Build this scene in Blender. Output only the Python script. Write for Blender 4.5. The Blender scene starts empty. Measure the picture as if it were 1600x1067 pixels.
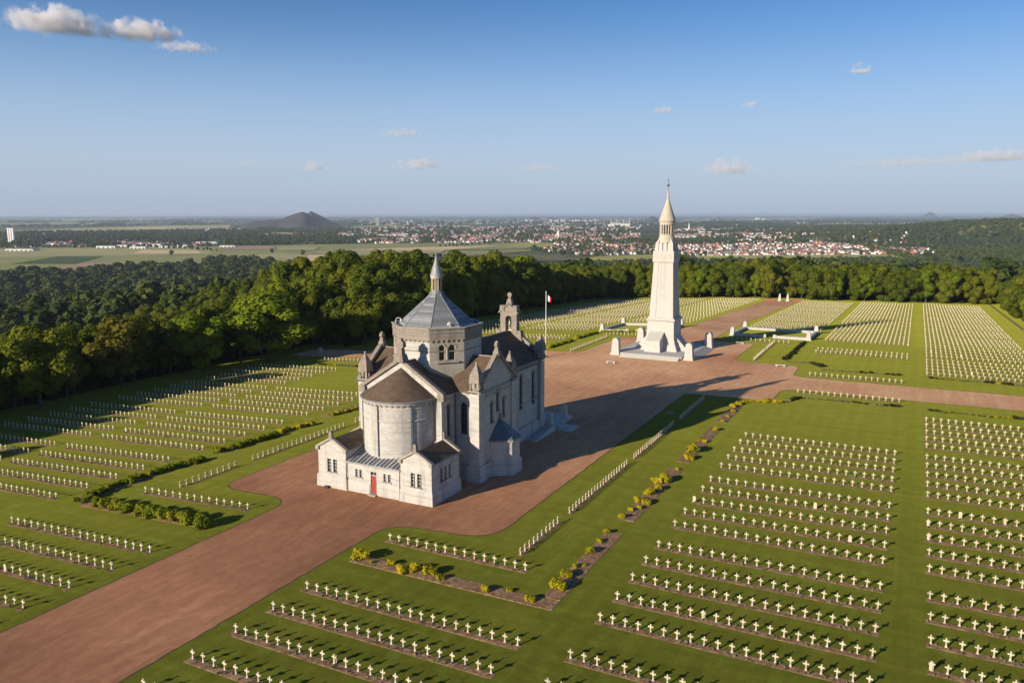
import bpy, bmesh, math, random
import numpy as np
from mathutils import Vector, Matrix, Quaternion
from mathutils.geometry import tessellate_polygon

R = math.radians
sc = bpy.context.scene
col = sc.collection
rnd = random.Random(7)

# ------------------------------------------------------------------ camera, sky, sun, exposure
HAZE_D = 3.1e-5
CAM_H, PITCH, YAW, FPX = 46.0, 9.086, 26.924, 1244.4
cd = bpy.data.cameras.new('camera'); cam = bpy.data.objects.new('camera', cd); col.objects.link(cam)
cd.lens = 28.0; cd.sensor_width = 36.0; cd.clip_start = 0.5; cd.clip_end = 200000
cam.location = (0, 0, CAM_H); cam.rotation_euler = (R(90 - PITCH), 0, R(YAW)); sc.camera = cam

SUN_AZ, SUN_EL = 23.5, 17.8          # azimuth the light travels towards (from +Y to +X), elevation of the sun
w = bpy.data.worlds.new('World'); sc.world = w; w.use_nodes = True
nt = w.node_tree; bg = nt.nodes['Background']
sky = nt.nodes.new('ShaderNodeTexSky'); sky.sky_type = 'NISHITA'; sky.sun_disc = False
sky.sun_elevation = R(SUN_EL); sky.sun_rotation = R(180 + SUN_AZ)
sky.altitude = 150; sky.air_density = 1.0; sky.dust_density = 0.3; sky.ozone_density = 8.0
SKY_S, EXPO = 0.082, 0.46
tcw = nt.nodes.new('ShaderNodeTexCoord'); sxw = nt.nodes.new('ShaderNodeSeparateXYZ'); nt.links.new(tcw.outputs['Generated'], sxw.inputs[0])
def wramp(stops):                     # by the sine of the elevation; the same all round the horizon
    r_ = nt.nodes.new('ShaderNodeValToRGB'); mr_ = nt.nodes.new('ShaderNodeMapRange'); mr_.inputs[1].default_value = 0.0; mr_.inputs[2].default_value = 0.30
    nt.links.new(sxw.outputs[2], mr_.inputs[0]); nt.links.new(mr_.outputs[0], r_.inputs[0]); e = r_.color_ramp.elements
    while len(e) < len(stops): e.new(.5)
    for i, (p_, c_) in enumerate(stops): e[i].position = p_ / 0.30; e[i].color = (*c_, 1)
    r_.color_ramp.interpolation = 'B_SPLINE'; return r_.outputs[0]
fz = wramp([(0.0, (.88,) * 3), (0.07, (.84,) * 3), (0.145, (.58,) * 3), (0.205, (.20,) * 3), (0.27, (0, 0, 0))])
k_ = 0.97 / (SKY_S * 2 ** EXPO)
hz1 = wramp([(0.0, (.44, .505, .65)), (0.035, (.505, .585, .725)), (0.075, (.545, .645, .775)), (0.15, (.45, .63, .87)), (0.27, (.30, .52, .86))])
hzs = nt.nodes.new('ShaderNodeVectorMath'); hzs.operation = 'SCALE'; nt.links.new(hz1, hzs.inputs[0]); hzs.inputs['Scale'].default_value = k_; hzc = hzs.outputs[0]
mxw = nt.nodes.new('ShaderNodeMix'); mxw.data_type = 'RGBA'; nt.links.new(fz, mxw.inputs[0]); nt.links.new(sky.outputs[0], mxw.inputs[6]); nt.links.new(hzc, mxw.inputs[7])
nt.links.new(mxw.outputs[2], bg.inputs[0]); bg.inputs[1].default_value = SKY_S
sd = bpy.data.lights.new('sun', 'SUN'); so = bpy.data.objects.new('sun', sd); col.objects.link(so)
sd.energy = 5.0; sd.angle = R(0.53); sd.color = (1.0, 0.86, 0.66)
ldir = Vector((math.sin(R(SUN_AZ)) * math.cos(R(SUN_EL)), math.cos(R(SUN_AZ)) * math.cos(R(SUN_EL)), -math.sin(R(SUN_EL))))
so.rotation_euler = ldir.to_track_quat('-Z', 'Y').to_euler(); so.location = (-100, -200, 150)
sc.view_settings.view_transform = 'Standard'; sc.view_settings.look = 'None'
sc.view_settings.exposure = EXPO; sc.view_settings.gamma = 1.0
cy = sc.cycles
cy.use_denoising = True; cy.max_bounces = 6; cy.diffuse_bounces = 3; cy.glossy_bounces = 2
cy.transmission_bounces = 3; cy.volume_bounces = 4; cy.transparent_max_bounces = 6
cy.sample_clamp_indirect = 6.0

# ------------------------------------------------------------------ pixel helpers (photo 1600 x 1067)
th, yw = R(PITCH), R(YAW)
FH = np.array([-math.sin(yw), math.cos(yw), 0]); RT = np.array([math.cos(yw), math.sin(yw), 0])
FW = FH * math.cos(th) + np.array([0, 0, -math.sin(th)]); UP = np.cross(RT, FW)
CAM = np.array([0, 0, CAM_H])
def ray(x, y):
    d = FW * FPX + RT * (x - 800) + UP * (533.5 - y); return d / np.linalg.norm(d)
def pix(p):
    d = np.asarray(p, float) - CAM; k = FPX / max(1e-6, d @ FW)
    return 800 + k * (d @ RT), 533.5 - k * (d @ UP), d @ FW
def inframe(p, m=40):
    x, y, dd = pix(p); return dd > 1 and -m < x < 1600 + m and -m < y < 1067 + m
PLAIN = -115.0
def plain_pt(x, y, z=PLAIN):
    d = ray(x, y); t = (z - CAM_H) / d[2]; q = CAM + d * t; return float(q[0]), float(q[1])

# ------------------------------------------------------------------ ground height
def hp(x, y):                                   # the cemetery plateau: level, with two long gentle falls
    return -0.045 * max(0.0, -92 - x) - 0.035 * max(0.0, y - 310) - 0.19 * max(0.0, min(-216 - x, -x - 0.93 * y + 25))
def sm(t):
    t = min(1.0, max(0.0, t)); return t * t * (3 - 2 * t)
def hill(x, y):
    z = 0
    for (cx, cy_, hh, sx, sy) in HILLS:
        dx, dy = (x - cx), (y - cy_)
        z += hh * math.exp(-(dx * dx) / (sx * sx) - (dy * dy) / (sy * sy))
    return z
HILLS = []
def h(x, y):
    bx = max(-280 - x, x - 260, 0.0); by = max(y - 610, -500 - y, 0.0)
    d = math.hypot(bx, by)
    if d <= 0: return hp(x, y)
    xx = max(x, -280); yy = min(y, 610)
    base = hp(xx, yy) if x > -280 else max(-60.0, hp(max(x, -420), yy))
    k = sm(d / 1150.0)
    return base * (1 - k) + PLAIN * k + hill(x, y)
for (px_, py_, hh, s) in ((1545, 372, 75, 900), (1330, 362, 45, 800), (1640, 380, 80, 900), (1130, 352, 40, 900)):
    q = plain_pt(px_, py_); HILLS.append((q[0], q[1], hh, s, s))

# ------------------------------------------------------------------ mesh builder
class MB:
    def __init__(s): s.v = []; s.f = []; s.m = []
    def add(s, vs, fs, mi=0):
        b = len(s.v); s.v.extend([tuple(map(float, p)) for p in vs])
        for f in fs: s.f.append(tuple(b + i for i in f)); s.m.append(mi)
        return s
    def box(s, x0, x1, y0, y1, z0, z1, mi=0):
        return s.add([(x0,y0,z0),(x1,y0,z0),(x1,y1,z0),(x0,y1,z0),(x0,y0,z1),(x1,y0,z1),(x1,y1,z1),(x0,y1,z1)],
                     [(3,2,1,0),(4,5,6,7),(0,1,5,4),(1,2,6,5),(2,3,7,6),(3,0,4,7)], mi)
    def frustum(s, cx, cy, z0, z1, a0, b0, a1, b1, mi=0):
        return s.add([(cx-a0,cy-b0,z0),(cx+a0,cy-b0,z0),(cx+a0,cy+b0,z0),(cx-a0,cy+b0,z0),
                      (cx-a1,cy-b1,z1),(cx+a1,cy-b1,z1),(cx+a1,cy+b1,z1),(cx-a1,cy+b1,z1)],
                     [(3,2,1,0),(4,5,6,7),(0,1,5,4),(1,2,6,5),(2,3,7,6),(3,0,4,7)], mi)
    def prism(s, poly, z0, z1, mi=0):           # poly counter-clockwise in x, y
        n = len(poly)
        vs = [(x, y, z0) for x, y in poly] + [(x, y, z1) for x, y in poly]
        fs = [tuple(range(n - 1, -1, -1)), tuple(range(n, 2 * n))] + [(i, (i+1) % n, n + (i+1) % n, n + i) for i in range(n)]
        return s.add(vs, fs, mi)
    def extrude(s, poly3, vec, mi=0):
        n = len(poly3); vec = Vector(vec)
        vs = [tuple(p) for p in poly3] + [tuple(Vector(p) + vec) for p in poly3]
        fs = [tuple(range(n - 1, -1, -1)), tuple(range(n, 2 * n))] + [(i, (i+1) % n, n + (i+1) % n, n + i) for i in range(n)]
        return s.add(vs, fs, mi)
    def bar(s, p, q, wd, ht, mi=0, up=(0, 0, 1)):
        p, q = Vector(p), Vector(q); d = (q - p).normalized(); sd_ = d.cross(Vector(up))
        if sd_.length < 1e-4: sd_ = Vector((1, 0, 0))
        sd_.normalize(); u = sd_.cross(d).normalized()
        a, b = sd_ * wd / 2, u * ht / 2
        vs = [p-a-b, p+a-b, p+a+b, p-a+b, q-a-b, q+a-b, q+a+b, q-a+b]
        return s.add(vs, [(3,2,1,0),(4,5,6,7),(0,1,5,4),(1,2,6,5),(2,3,7,6),(3,0,4,7)], mi)
    def lathe(s, prof, n=24, cx=0, cy=0, mi=0, a0=0.0, a1=2*math.pi, rot=0.0):
        full = abs(a1 - a0 - 2 * math.pi) < 1e-6; m = n if full else n + 1
        vs = []
        for r_, z in prof:
            for i in range(m):
                a = a0 + (a1 - a0) * i / n + rot; vs.append((cx + r_ * math.cos(a), cy + r_ * math.sin(a), z))
        fs = []
        for j in range(len(prof) - 1):
            for i in range(n if full else n):
                i2 = (i + 1) % m
                fs.append((j*m+i, j*m+i2, (j+1)*m+i2, (j+1)*m+i))
        return s.add(vs, fs, mi)
    def tube(s, p, q, r0, r1=None, n=8, mi=0):
        r1 = r0 if r1 is None else r1
        p, q = Vector(p), Vector(q); d = (q - p).normalized(); a = d.orthogonal().normalized(); b = d.cross(a)
        vs = [p + (a*math.cos(t)+b*math.sin(t))*r0 for t in [2*math.pi*i/n for i in range(n)]] + \
             [q + (a*math.cos(t)+b*math.sin(t))*r1 for t in [2*math.pi*i/n for i in range(n)]]
        fs = [(i, (i+1) % n, n + (i+1) % n, n + i) for i in range(n)] + [tuple(range(n-1, -1, -1)), tuple(range(n, 2*n))]
        return s.add(vs, fs, mi)
    def wall(s, O, U, N, outer, holes=(), depth=0.4, mi=0):    # flat wall with real openings and reveals
        O, U, N = Vector(O), Vector(U), Vector(N)
        P = lambda u, z, d=0.0: O + U * u + Vector((0, 0, z)) - N * d
        loops = [[Vector((u, z, 0)) for u, z in outer]] + [[Vector((u, z, 0)) for u, z in hl] for hl in holes]
        flat = [p for lp in loops for p in lp]
        vs = [P(p.x, p.y) for p in flat]
        b = len(s.v); fs = []
        for t in tessellate_polygon(loops):
            a_, b_, c_ = (vs[i] for i in t)
            if (b_ - a_).cross(c_ - a_).dot(N) < 0: t = (t[0], t[2], t[1])
            fs.append(tuple(t))
        s.add(vs, fs, mi)
        for hl in holes:
            n = len(hl); vv = [P(u, z) for u, z in hl] + [P(u, z, depth) for u, z in hl]
            s.add(vv, [(i, (i+1) % n, n + (i+1) % n, n + i) for i in range(n)], mi)
        return s
    def build(s, name, mats, parent=None, smooth=False, fix=True):
        me = bpy.data.meshes.new(name); me.from_pydata(s.v, [], s.f)
        if not isinstance(mats, (list, tuple)): mats = [mats]
        for m in mats: me.materials.append(m)
        if len(mats) > 1: me.polygons.foreach_set('material_index', s.m)
        if fix:
            bm = bmesh.new(); bm.from_mesh(me); bmesh.ops.recalc_face_normals(bm, faces=bm.faces); bm.to_mesh(me); bm.free()
        if smooth: me.polygons.foreach_set('use_smooth', [True] * len(me.polygons))
        me.update()
        o = bpy.data.objects.new(name, me); col.objects.link(o)
        if parent is not None: o.parent = parent
        return o
def tag(o, label=None, cat=None, group=None, kind=None):
    if label: o['label'] = label
    if cat: o['category'] = cat
    if group: o['group'] = group
    if kind: o['kind'] = kind
    return o
def empty(name, loc, rz=0.0):
    o = bpy.data.objects.new(name, None); col.objects.link(o); o.location = loc; o.rotation_euler = (0, 0, rz)
    o.empty_display_size = 0.5; return o
def inst(name, me, parent=None, loc=(0,0,0), rz=0.0, scale=(1,1,1)):
    o = bpy.data.objects.new(name, me); col.objects.link(o); o.location = loc; o.rotation_euler = (0, 0, rz); o.scale = scale
    if parent is not None: o.parent = parent
    return o

# ------------------------------------------------------------------ materials
def newmat(name):
    m = bpy.data.materials.new(name); m.use_nodes = True; n = m.node_tree
    return m, n, n.nodes['Principled BSDF']
def nd(n, t, **k):
    x = n.nodes.new(t)
    for a, b in k.items(): setattr(x, a, b)
    return x
def ramp(n, fac, stops):
    r_ = nd(n, 'ShaderNodeValToRGB'); e = r_.color_ramp.elements
    while len(e) < len(stops): e.new(0.5)
    for i, (p, c) in enumerate(stops): e[i].position = p; e[i].color = (*c, 1)
    n.links.new(fac, r_.inputs[0]); return r_.outputs[0]
def noise(n, vec, scale, detail=5, rough=0.55, sx=1, sy=1, sz=1):
    if (sx, sy, sz) != (1, 1, 1):
        mp = nd(n, 'ShaderNodeMapping'); mp.inputs['Scale'].default_value = (sx, sy, sz); n.links.new(vec, mp.inputs[0]); vec = mp.outputs[0]
    t = nd(n, 'ShaderNodeTexNoise'); t.inputs['Scale'].default_value = scale; t.inputs['Detail'].default_value = detail
    t.inputs['Roughness'].default_value = rough; n.links.new(vec, t.inputs['Vector']); return t.outputs['Fac']
def mix(n, f, a, b, mode='MIX'):
    x = nd(n, 'ShaderNodeMix', data_type='RGBA', blend_type=mode)
    for v, sck in ((f, x.inputs[0]), (a, x.inputs[6]), (b, x.inputs[7])):
        if hasattr(v, 'links') or hasattr(v, 'is_linked'): n.links.new(v, sck)
        elif isinstance(v, (int, float)): sck.default_value = v
        else: sck.default_value = (*v, 1)
    return x.outputs[2]
def pos(n): return nd(n, 'ShaderNodeNewGeometry').outputs['Position']
def bump(n, b, hgt, strength, dist):
    x = nd(n, 'ShaderNodeBump'); x.inputs['Strength'].default_value = strength; x.inputs['Distance'].default_value = dist
    n.links.new(hgt, x.inputs['Height']); n.links.new(x.outputs[0], b.inputs['Normal'])
def math_(n, op, a, b=None):
    x = nd(n, 'ShaderNodeMath', operation=op)
    for v, s_ in ((a, x.inputs[0]), (b, x.inputs[1])):
        if v is None: continue
        if isinstance(v, (int, float)): s_.default_value = v
        else: n.links.new(v, s_)
    return x.outputs[0]

def plain(name, c, rough=0.7, var=0.25, scale=1.5, metal=0.0, spec=0.3):
    m, n, b = newmat(name); p = pos(n)
    c2 = tuple(min(1, v * (1 + var)) for v in c); c1 = tuple(v * (1 - var) for v in c)
    n.links.new(ramp(n, noise(n, p, scale), [(0.3, c1), (0.7, c2)]), b.inputs['Base Color'])
    b.inputs['Roughness'].default_value = rough; b.inputs['Metallic'].default_value = metal; b.inputs['Specular IOR Level'].default_value = spec
    return m
def stone(name, ca, cb, stain, course=0.42, joint=0.75, stain_amt=0.6):
    m, n, b = newmat(name); p = pos(n)
    sx = nd(n, 'ShaderNodeSeparateXYZ'); n.links.new(p, sx.inputs[0])
    cmb = nd(n, 'ShaderNodeCombineXYZ'); n.links.new(math_(n, 'ADD', sx.outputs[0], sx.outputs[1]), cmb.inputs[0]); n.links.new(sx.outputs[2], cmb.inputs[1])
    br = nd(n, 'ShaderNodeTexBrick'); n.links.new(cmb.outputs[0], br.inputs['Vector'])
    br.inputs['Scale'].default_value = 1.0; br.inputs['Brick Width'].default_value = course * 2.3; br.inputs['Row Height'].default_value = course
    br.inputs['Mortar Size'].default_value = 0.018; br.inputs['Mortar Smooth'].default_value = 0.4; br.inputs['Bias'].default_value = 0.0
    br.inputs['Color1'].default_value = (*ca, 1); br.inputs['Color2'].default_value = (*cb, 1)
    br.inputs['Mortar'].default_value = (*[v * joint for v in ca], 1)
    big = noise(n, p, 0.22, 6, 0.6); c = mix(n, ramp(n, big, [(0.35, (0, 0, 0)), (0.7, (0.55, 0.55, 0.55))]), br.outputs[0], cb)
    st = noise(n, p, 0.55, 7, 0.65, 1, 1, 0.22)
    c = mix(n, ramp(n, st, [(0.5, (0, 0, 0)), (0.72, (stain_amt,) * 3)]), c, stain)
    hz_ = noise(n, p, 0.6, 5, 0.6, 0.12, 0.12, 3.2)
    c = mix(n, ramp(n, hz_, [(0.52, (0, 0, 0)), (0.75, (stain_amt * 0.7,) * 3)]), c, stain)
    fine = noise(n, p, 6.0, 4); c = mix(n, 0.25, c, ramp(n, fine, [(0.3, (0.25,) * 3), (0.7, (0.75,) * 3)]), 'OVERLAY')
    n.links.new(c, b.inputs['Base Color']); b.inputs['Roughness'].default_value = 0.88; b.inputs['Specular IOR Level'].default_value = 0.2
    bump(n, b, mix(n, 0.5, br.outputs['Fac'], fine), 0.35, 0.03)
    return m

S_PALE = stone('stone_pale', (0.53, 0.515, 0.49), (0.44, 0.425, 0.40), (0.19, 0.178, 0.165), stain_amt=0.62)
S_OLD = stone('stone_weathered', (0.32, 0.275, 0.235), (0.25, 0.215, 0.185), (0.12, 0.1, 0.085), 0.36, stain_amt=0.75)
S_TRIM = stone('stone_trim', (0.40, 0.365, 0.32), (0.33, 0.30, 0.26), (0.15, 0.128, 0.108), 0.8, stain_amt=0.7)
S_TOWER = stone('stone_tower', (0.50, 0.485, 0.455), (0.475, 0.46, 0.43), (0.40, 0.375, 0.335), 0.75, 0.82, 0.45)
S_TOWER2 = stone('stone_lantern', (0.50, 0.455, 0.375), (0.46, 0.415, 0.335), (0.34, 0.29, 0.22), 0.6, 0.85, 0.5)
S_WHITE = stone('stone_white', (0.50, 0.48, 0.445), (0.47, 0.45, 0.415), (0.34, 0.315, 0.28), 0.6, 0.9, 0.3)
LEAD = plain('lead', (0.24, 0.25, 0.265), 0.5, 0.3, 2.5, 0.1, 0.4)
def lead_sheet_mat():
    m, n, b = newmat('lead_sheet'); p = pos(n); oi = nd(n, 'ShaderNodeObjectInfo')
    f = math_(n, 'ADD', math_(n, 'MULTIPLY', oi.outputs['Random'], .6), math_(n, 'MULTIPLY', noise(n, p, 1.6, 5, .65), .5))
    n.links.new(ramp(n, f, [(.2, (.15, .16, .175)), (.55, (.24, .25, .265)), (.85, (.36, .365, .375))]), b.inputs['Base Color']); b.inputs['Roughness'].default_value = .5; b.inputs['Metallic'].default_value = .1; return m
LEAD_S = lead_sheet_mat()
LEAD_D = plain('lead_seam', (0.09, 0.1, 0.115), 0.5, 0.2, 2.5, 0.1, 0.4)
SLATE = plain('slate_blue', (0.10, 0.125, 0.16), 0.5, 0.3, 2.0, 0.0, 0.4)
IRON = plain('iron', (0.04, 0.042, 0.045), 0.5, 0.2)
BRONZE = plain('bronze', (0.16, 0.17, 0.13), 0.4, 0.2, 3, 0.6)
RED = plain('red_door', (0.30, 0.055, 0.04), 0.55, 0.15)
WHITE = plain('white_paint', (0.6, 0.59, 0.57), 0.5, 0.05)
def glass():
    m, n, b = newmat('dark_glass'); b.inputs['Base Color'].default_value = (0.022, 0.026, 0.03, 1)
    b.inputs['Roughness'].default_value = 0.18; b.inputs['Specular IOR Level'].default_value = 0.5
    bump(n, b, noise(n, pos(n), 3.0, 2), 0.15, 0.02); return m
GLASS = glass()
def tile_mat():
    m, n, b = newmat('brown_roof_tile'); p = pos(n)
    c = ramp(n, noise(n, p, 0.7, 7, 0.65), [(0.3, (0.085, 0.058, 0.042)), (0.55, (0.125, 0.085, 0.058)), (0.75, (0.17, 0.118, 0.078))])
    sx = nd(n, 'ShaderNodeSeparateXYZ'); n.links.new(p, sx.inputs[0])
    row = math_(n, 'FRACT', math_(n, 'MULTIPLY', sx.outputs[2], 5.2))
    c = mix(n, ramp(n, row, [(0.0, (0.45,) * 3), (0.25, (0, 0, 0))]), c, (0.05, 0.035, 0.028))
    lic = noise(n, p, 2.6, 3, 0.5); c = mix(n, ramp(n, lic, [(0.69, (0, 0, 0)), (0.76, (0.8,) * 3)]), c, (0.36, 0.27, 0.12))
    n.links.new(c, b.inputs['Base Color']); b.inputs['Roughness'].default_value = 0.8; b.inputs['Specular IOR Level'].default_value = 0.25
    bump(n, b, row, 0.5, 0.04); return m
TILE = tile_mat()

def lawn_mat():
    m, n, b = newmat('mown_grass'); p = pos(n)
    big = noise(n, p, 0.035, 5, 0.6)
    c = ramp(n, big, [(0.3, (0.040, 0.058, 0.008)), (0.55, (0.056, 0.076, 0.010)), (0.75, (0.078, 0.092, 0.014))])
    def band(dirx, diry, per, dist, amt):
        nonlocal c
        mp_ = nd(n, 'ShaderNodeVectorMath', operation='DOT_PRODUCT'); n.links.new(p, mp_.inputs[0]); mp_.inputs[1].default_value = (dirx, diry, 0)
        ph = math_(n, 'ADD', math_(n, 'MULTIPLY', mp_.outputs['Value'], 6.283 / per), math_(n, 'MULTIPLY', noise(n, p, 0.05, 3, .5), dist))
        c = mix(n, amt, c, ramp(n, math_(n, 'SINE', ph), [(0.0, (0.36,) * 3), (0.35, (0.64,) * 3)]), 'OVERLAY')
    band(1, 0, 3.1, 4.0, 0.30); band(0, 1, 4.3, 5.0, 0.20)
    str1 = noise(n, p, 0.9, 4, 0.6, 1.0, 0.03, 1.0); str2 = noise(n, p, 0.7, 4, 0.6, 0.05, 1.0, 1.0)
    c = mix(n, 0.35, c, ramp(n, str1, [(0.3, (0.3,) * 3), (0.7, (0.68,) * 3)]), 'OVERLAY')
    c = mix(n, 0.50, c, ramp(n, str2, [(0.3, (0.3,) * 3), (0.7, (0.68,) * 3)]), 'OVERLAY')
    med = noise(n, p, 0.42, 8, 0.78); c = mix(n, 1.0, c, ramp(n, med, [(0.3, (0.22,) * 3), (0.7, (0.78,) * 3)]), 'OVERLAY')
    dry = noise(n, p, 0.11, 5, 0.65); c = mix(n, ramp(n, dry, [(0.52, (0, 0, 0)), (0.74, (0.6,) * 3)]), c, (0.125, 0.108, 0.02))
    fine = noise(n, p, 3.0, 6, 0.8); c = mix(n, 0.75, c, ramp(n, fine, [(0.25, (0.26,) * 3), (0.75, (0.74,) * 3)]), 'OVERLAY')
    # beyond the plateau the same sheet is woodland floor, meadow and plough land
    sx = nd(n, 'ShaderNodeSeparateXYZ'); n.links.new(p, sx.inputs[0])
    low = nd(n, 'ShaderNodeMapRange'); n.links.new(sx.outputs[2], low.inputs[0])
    low.inputs[1].default_value = -22; low.inputs[2].default_value = -45
    vor = nd(n, 'ShaderNodeTexVoronoi'); vor.inputs['Scale'].default_value = 0.0022; n.links.new(p, vor.inputs['Vector'])
    sp = nd(n, 'ShaderNodeSeparateColor'); n.links.new(vor.outputs['Color'], sp.inputs[0])
    land = ramp(n, sp.outputs[0], [(0.0, (0.035, 0.055, 0.02)), (0.35, (0.055, 0.085, 0.03)), (0.6, (0.10, 0.13, 0.045)), (0.78, (0.15, 0.165, 0.07)), (1.0, (0.22, 0.19, 0.11))])
    land = mix(n, ramp(n, noise(n, p, 0.0035, 6, 0.65), [(0.42, (0, 0, 0)), (0.6, (0.85,) * 3)]), land, (0.050, 0.070, 0.030))
    c = mix(n, low.outputs[0], c, land)
    n.links.new(c, b.inputs['Base Color']); b.inputs['Roughness'].default_value = 1.0; b.inputs['Specular IOR Level'].default_value = 0.02
    n.links.new(math_(n, 'MULTIPLY', math_(n, 'SUBTRACT', 1.0, low.outputs[0]), 0.33), b.inputs['Sheen Weight']); b.inputs['Sheen Roughness'].default_value = 0.5; b.inputs['Sheen Tint'].default_value = (0.56, 0.56, 0.07, 1)
    return m
LAWN = lawn_mat()
def gravel_mat():
    m, n, b = newmat('red_gravel'); p = pos(n)
    c = ramp(n, noise(n, p, 0.06, 6, 0.6), [(0.3, (0.31, 0.145, 0.076)), (0.55, (0.365, 0.174, 0.092)), (0.75, (0.42, 0.21, 0.115))])
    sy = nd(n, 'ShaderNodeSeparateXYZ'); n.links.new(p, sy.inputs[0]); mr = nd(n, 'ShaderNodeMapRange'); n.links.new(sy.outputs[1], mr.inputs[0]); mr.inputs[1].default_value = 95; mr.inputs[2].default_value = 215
    c = mix(n, mr.outputs[0], c, ramp(n, noise(n, p, 0.05, 5, 0.6), [(0.3, (0.60, 0.325, 0.165)), (0.7, (0.69, 0.395, 0.215))]))      # colour blends gradually paler along Y, from the avenue to the esplanade
    tr = noise(n, p, 0.8, 5, 0.6, 1.0, 0.035, 1.0); c = mix(n, 0.42, c, ramp(n, tr, [(0.3, (0.36,) * 3), (0.7, (0.64,) * 3)]), 'OVERLAY')
    sw = noise(n, p, 0.16, 4, 0.55, 1.0, 0.45, 1.0)
    tk = math_(n, 'SINE', math_(n, 'MULTIPLY', sw, 46.0)); c = mix(n, 0.26, c, ramp(n, tk, [(0.0, (0.36,) * 3), (0.5, (0.58,) * 3)]), 'OVERLAY')
    patch = noise(n, p, 0.028, 4, 0.5); c = mix(n, 0.75, c, ramp(n, patch, [(0.35, (0.34,) * 3), (0.65, (0.64,) * 3)]), 'OVERLAY')
    med = noise(n, p, 0.9, 6, 0.7); c = mix(n, 0.4, c, ramp(n, med, [(0.3, (0.36,) * 3), (0.7, (0.62,) * 3)]), 'OVERLAY')
    fine = noise(n, p, 7.0, 5, 0.8); c = mix(n, 0.5, c, ramp(n, fine, [(0.25, (0.3,) * 3), (0.75, (0.7,) * 3)]), 'OVERLAY')
    n.links.new(c, b.inputs['Base Color']); b.inputs['Roughness'].default_value = 0.95; b.inputs['Specular IOR Level'].default_value = 0.1
    return m
GRAVEL = gravel_mat()
def soil_mat():
    m, n, b = newmat('bed_soil'); p = pos(n)
    c = ramp(n, noise(n, p, 1.1, 7, 0.78), [(0.34, (0.10, 0.058, 0.032)), (0.5, (0.27, 0.165, 0.095)), (0.66, (0.46, 0.30, 0.18))])
    c = mix(n, ramp(n, noise(n, p, 3.2, 3, 0.6), [(0.56, (0, 0, 0)), (0.66, (0.8,) * 3)]), c, (0.07, 0.065, 0.02))
    n.links.new(c, b.inputs['Base Color']); b.inputs['Roughness'].default_value = 0.95; b.inputs['Specular IOR Level'].default_value = .05
    return m
SOIL = soil_mat()
CROSS = plain('grave_stone', (0.53, 0.465, 0.345), 0.85, 0.22, 0.7)
PLAQUE = plain('grave_plaque', (0.27, 0.25, 0.22), 0.6, 0.1)

def leaf_mat(name, stops, trans=0.3, big=0.12):
    m, n, b = newmat(name); n.nodes.remove(b); out = n.nodes['Material Output']
    p = pos(n); oi = nd(n, 'ShaderNodeObjectInfo')
    f = math_(n, 'ADD', math_(n, 'MULTIPLY', oi.outputs['Random'], 0.55), math_(n, 'MULTIPLY', noise(n, p, big * 3, 4, 0.6), 0.55))
    c = ramp(n, f, stops)
    fine = noise(n, p, 1.6, 3, 0.7); c = mix(n, 0.5, c, ramp(n, fine, [(0.25, (0.3,) * 3), (0.75, (0.68,) * 3)]), 'OVERLAY')
    d = nd(n, 'ShaderNodeBsdfDiffuse'); t = nd(n, 'ShaderNodeBsdfTranslucent'); x = nd(n, 'ShaderNodeMixShader')
    n.links.new(c, d.inputs[0]); n.links.new(mix(n, 0.6, c, (0.10, 0.15, 0.012)), t.inputs[0]); x.inputs[0].default_value = trans
    n.links.new(d.outputs[0], x.inputs[1]); n.links.new(t.outputs[0], x.inputs[2]); n.links.new(x.outputs[0], out.inputs[0]); return m
LEAF = leaf_mat('broad_leaf', [(0.12, (0.050, 0.078, 0.018)), (0.38, (0.092, 0.122, 0.016)), (0.65, (0.145, 0.165, 0.017)), (0.92, (0.195, 0.195, 0.024))])
LEAF_Y = leaf_mat('yellow_leaf', [(0.2, (0.14, 0.13, 0.02)), (0.5, (0.20, 0.165, 0.03)), (0.8, (0.23, 0.16, 0.05))])
LEAF_B = leaf_mat('bright_leaf', [(0.2, (0.12, 0.185, 0.014)), (0.5, (0.175, 0.225, 0.017)), (0.8, (0.23, 0.25, 0.024))])
LEAF_P = leaf_mat('copper_leaf', [(0.2, (0.045, 0.028, 0.022)), (0.5, (0.06, 0.04, 0.025)), (0.8, (0.075, 0.055, 0.028))])
LEAF_F = leaf_mat('far_leaf', [(0.15, (0.032, 0.052, 0.018)), (0.5, (0.056, 0.080, 0.022)), (0.85, (0.100, 0.118, 0.03))], 0.1, 0.01)
SHRUB_Y = leaf_mat('yellow_shrub_leaf', [(0.2, (0.26, 0.25, 0.015)), (0.5, (0.40, 0.35, 0.02)), (0.85, (0.56, 0.43, 0.025))], 0.25, 0.4)
SHRUB_G = leaf_mat('green_shrub_leaf', [(0.2, (0.11, 0.15, 0.014)), (0.5, (0.18, 0.21, 0.016)), (0.85, (0.27, 0.26, 0.022))], 0.25, 0.4)
SHRUB_D = leaf_mat('dark_shrub_leaf', [(0.2, (0.022, 0.03, 0.014)), (0.5, (0.035, 0.045, 0.018)), (0.85, (0.06, 0.05, 0.03))], 0.15, 0.4)
SHRUB_S = leaf_mat('grey_shrub_leaf', [(0.2, (0.12, 0.13, 0.07)), (0.5, (0.17, 0.18, 0.10)), (0.85, (0.22, 0.2, 0.12))], 0.15, 0.4)
BARK = plain('bark', (0.085, 0.07, 0.055), 0.9, 0.35, 1.0)

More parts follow.
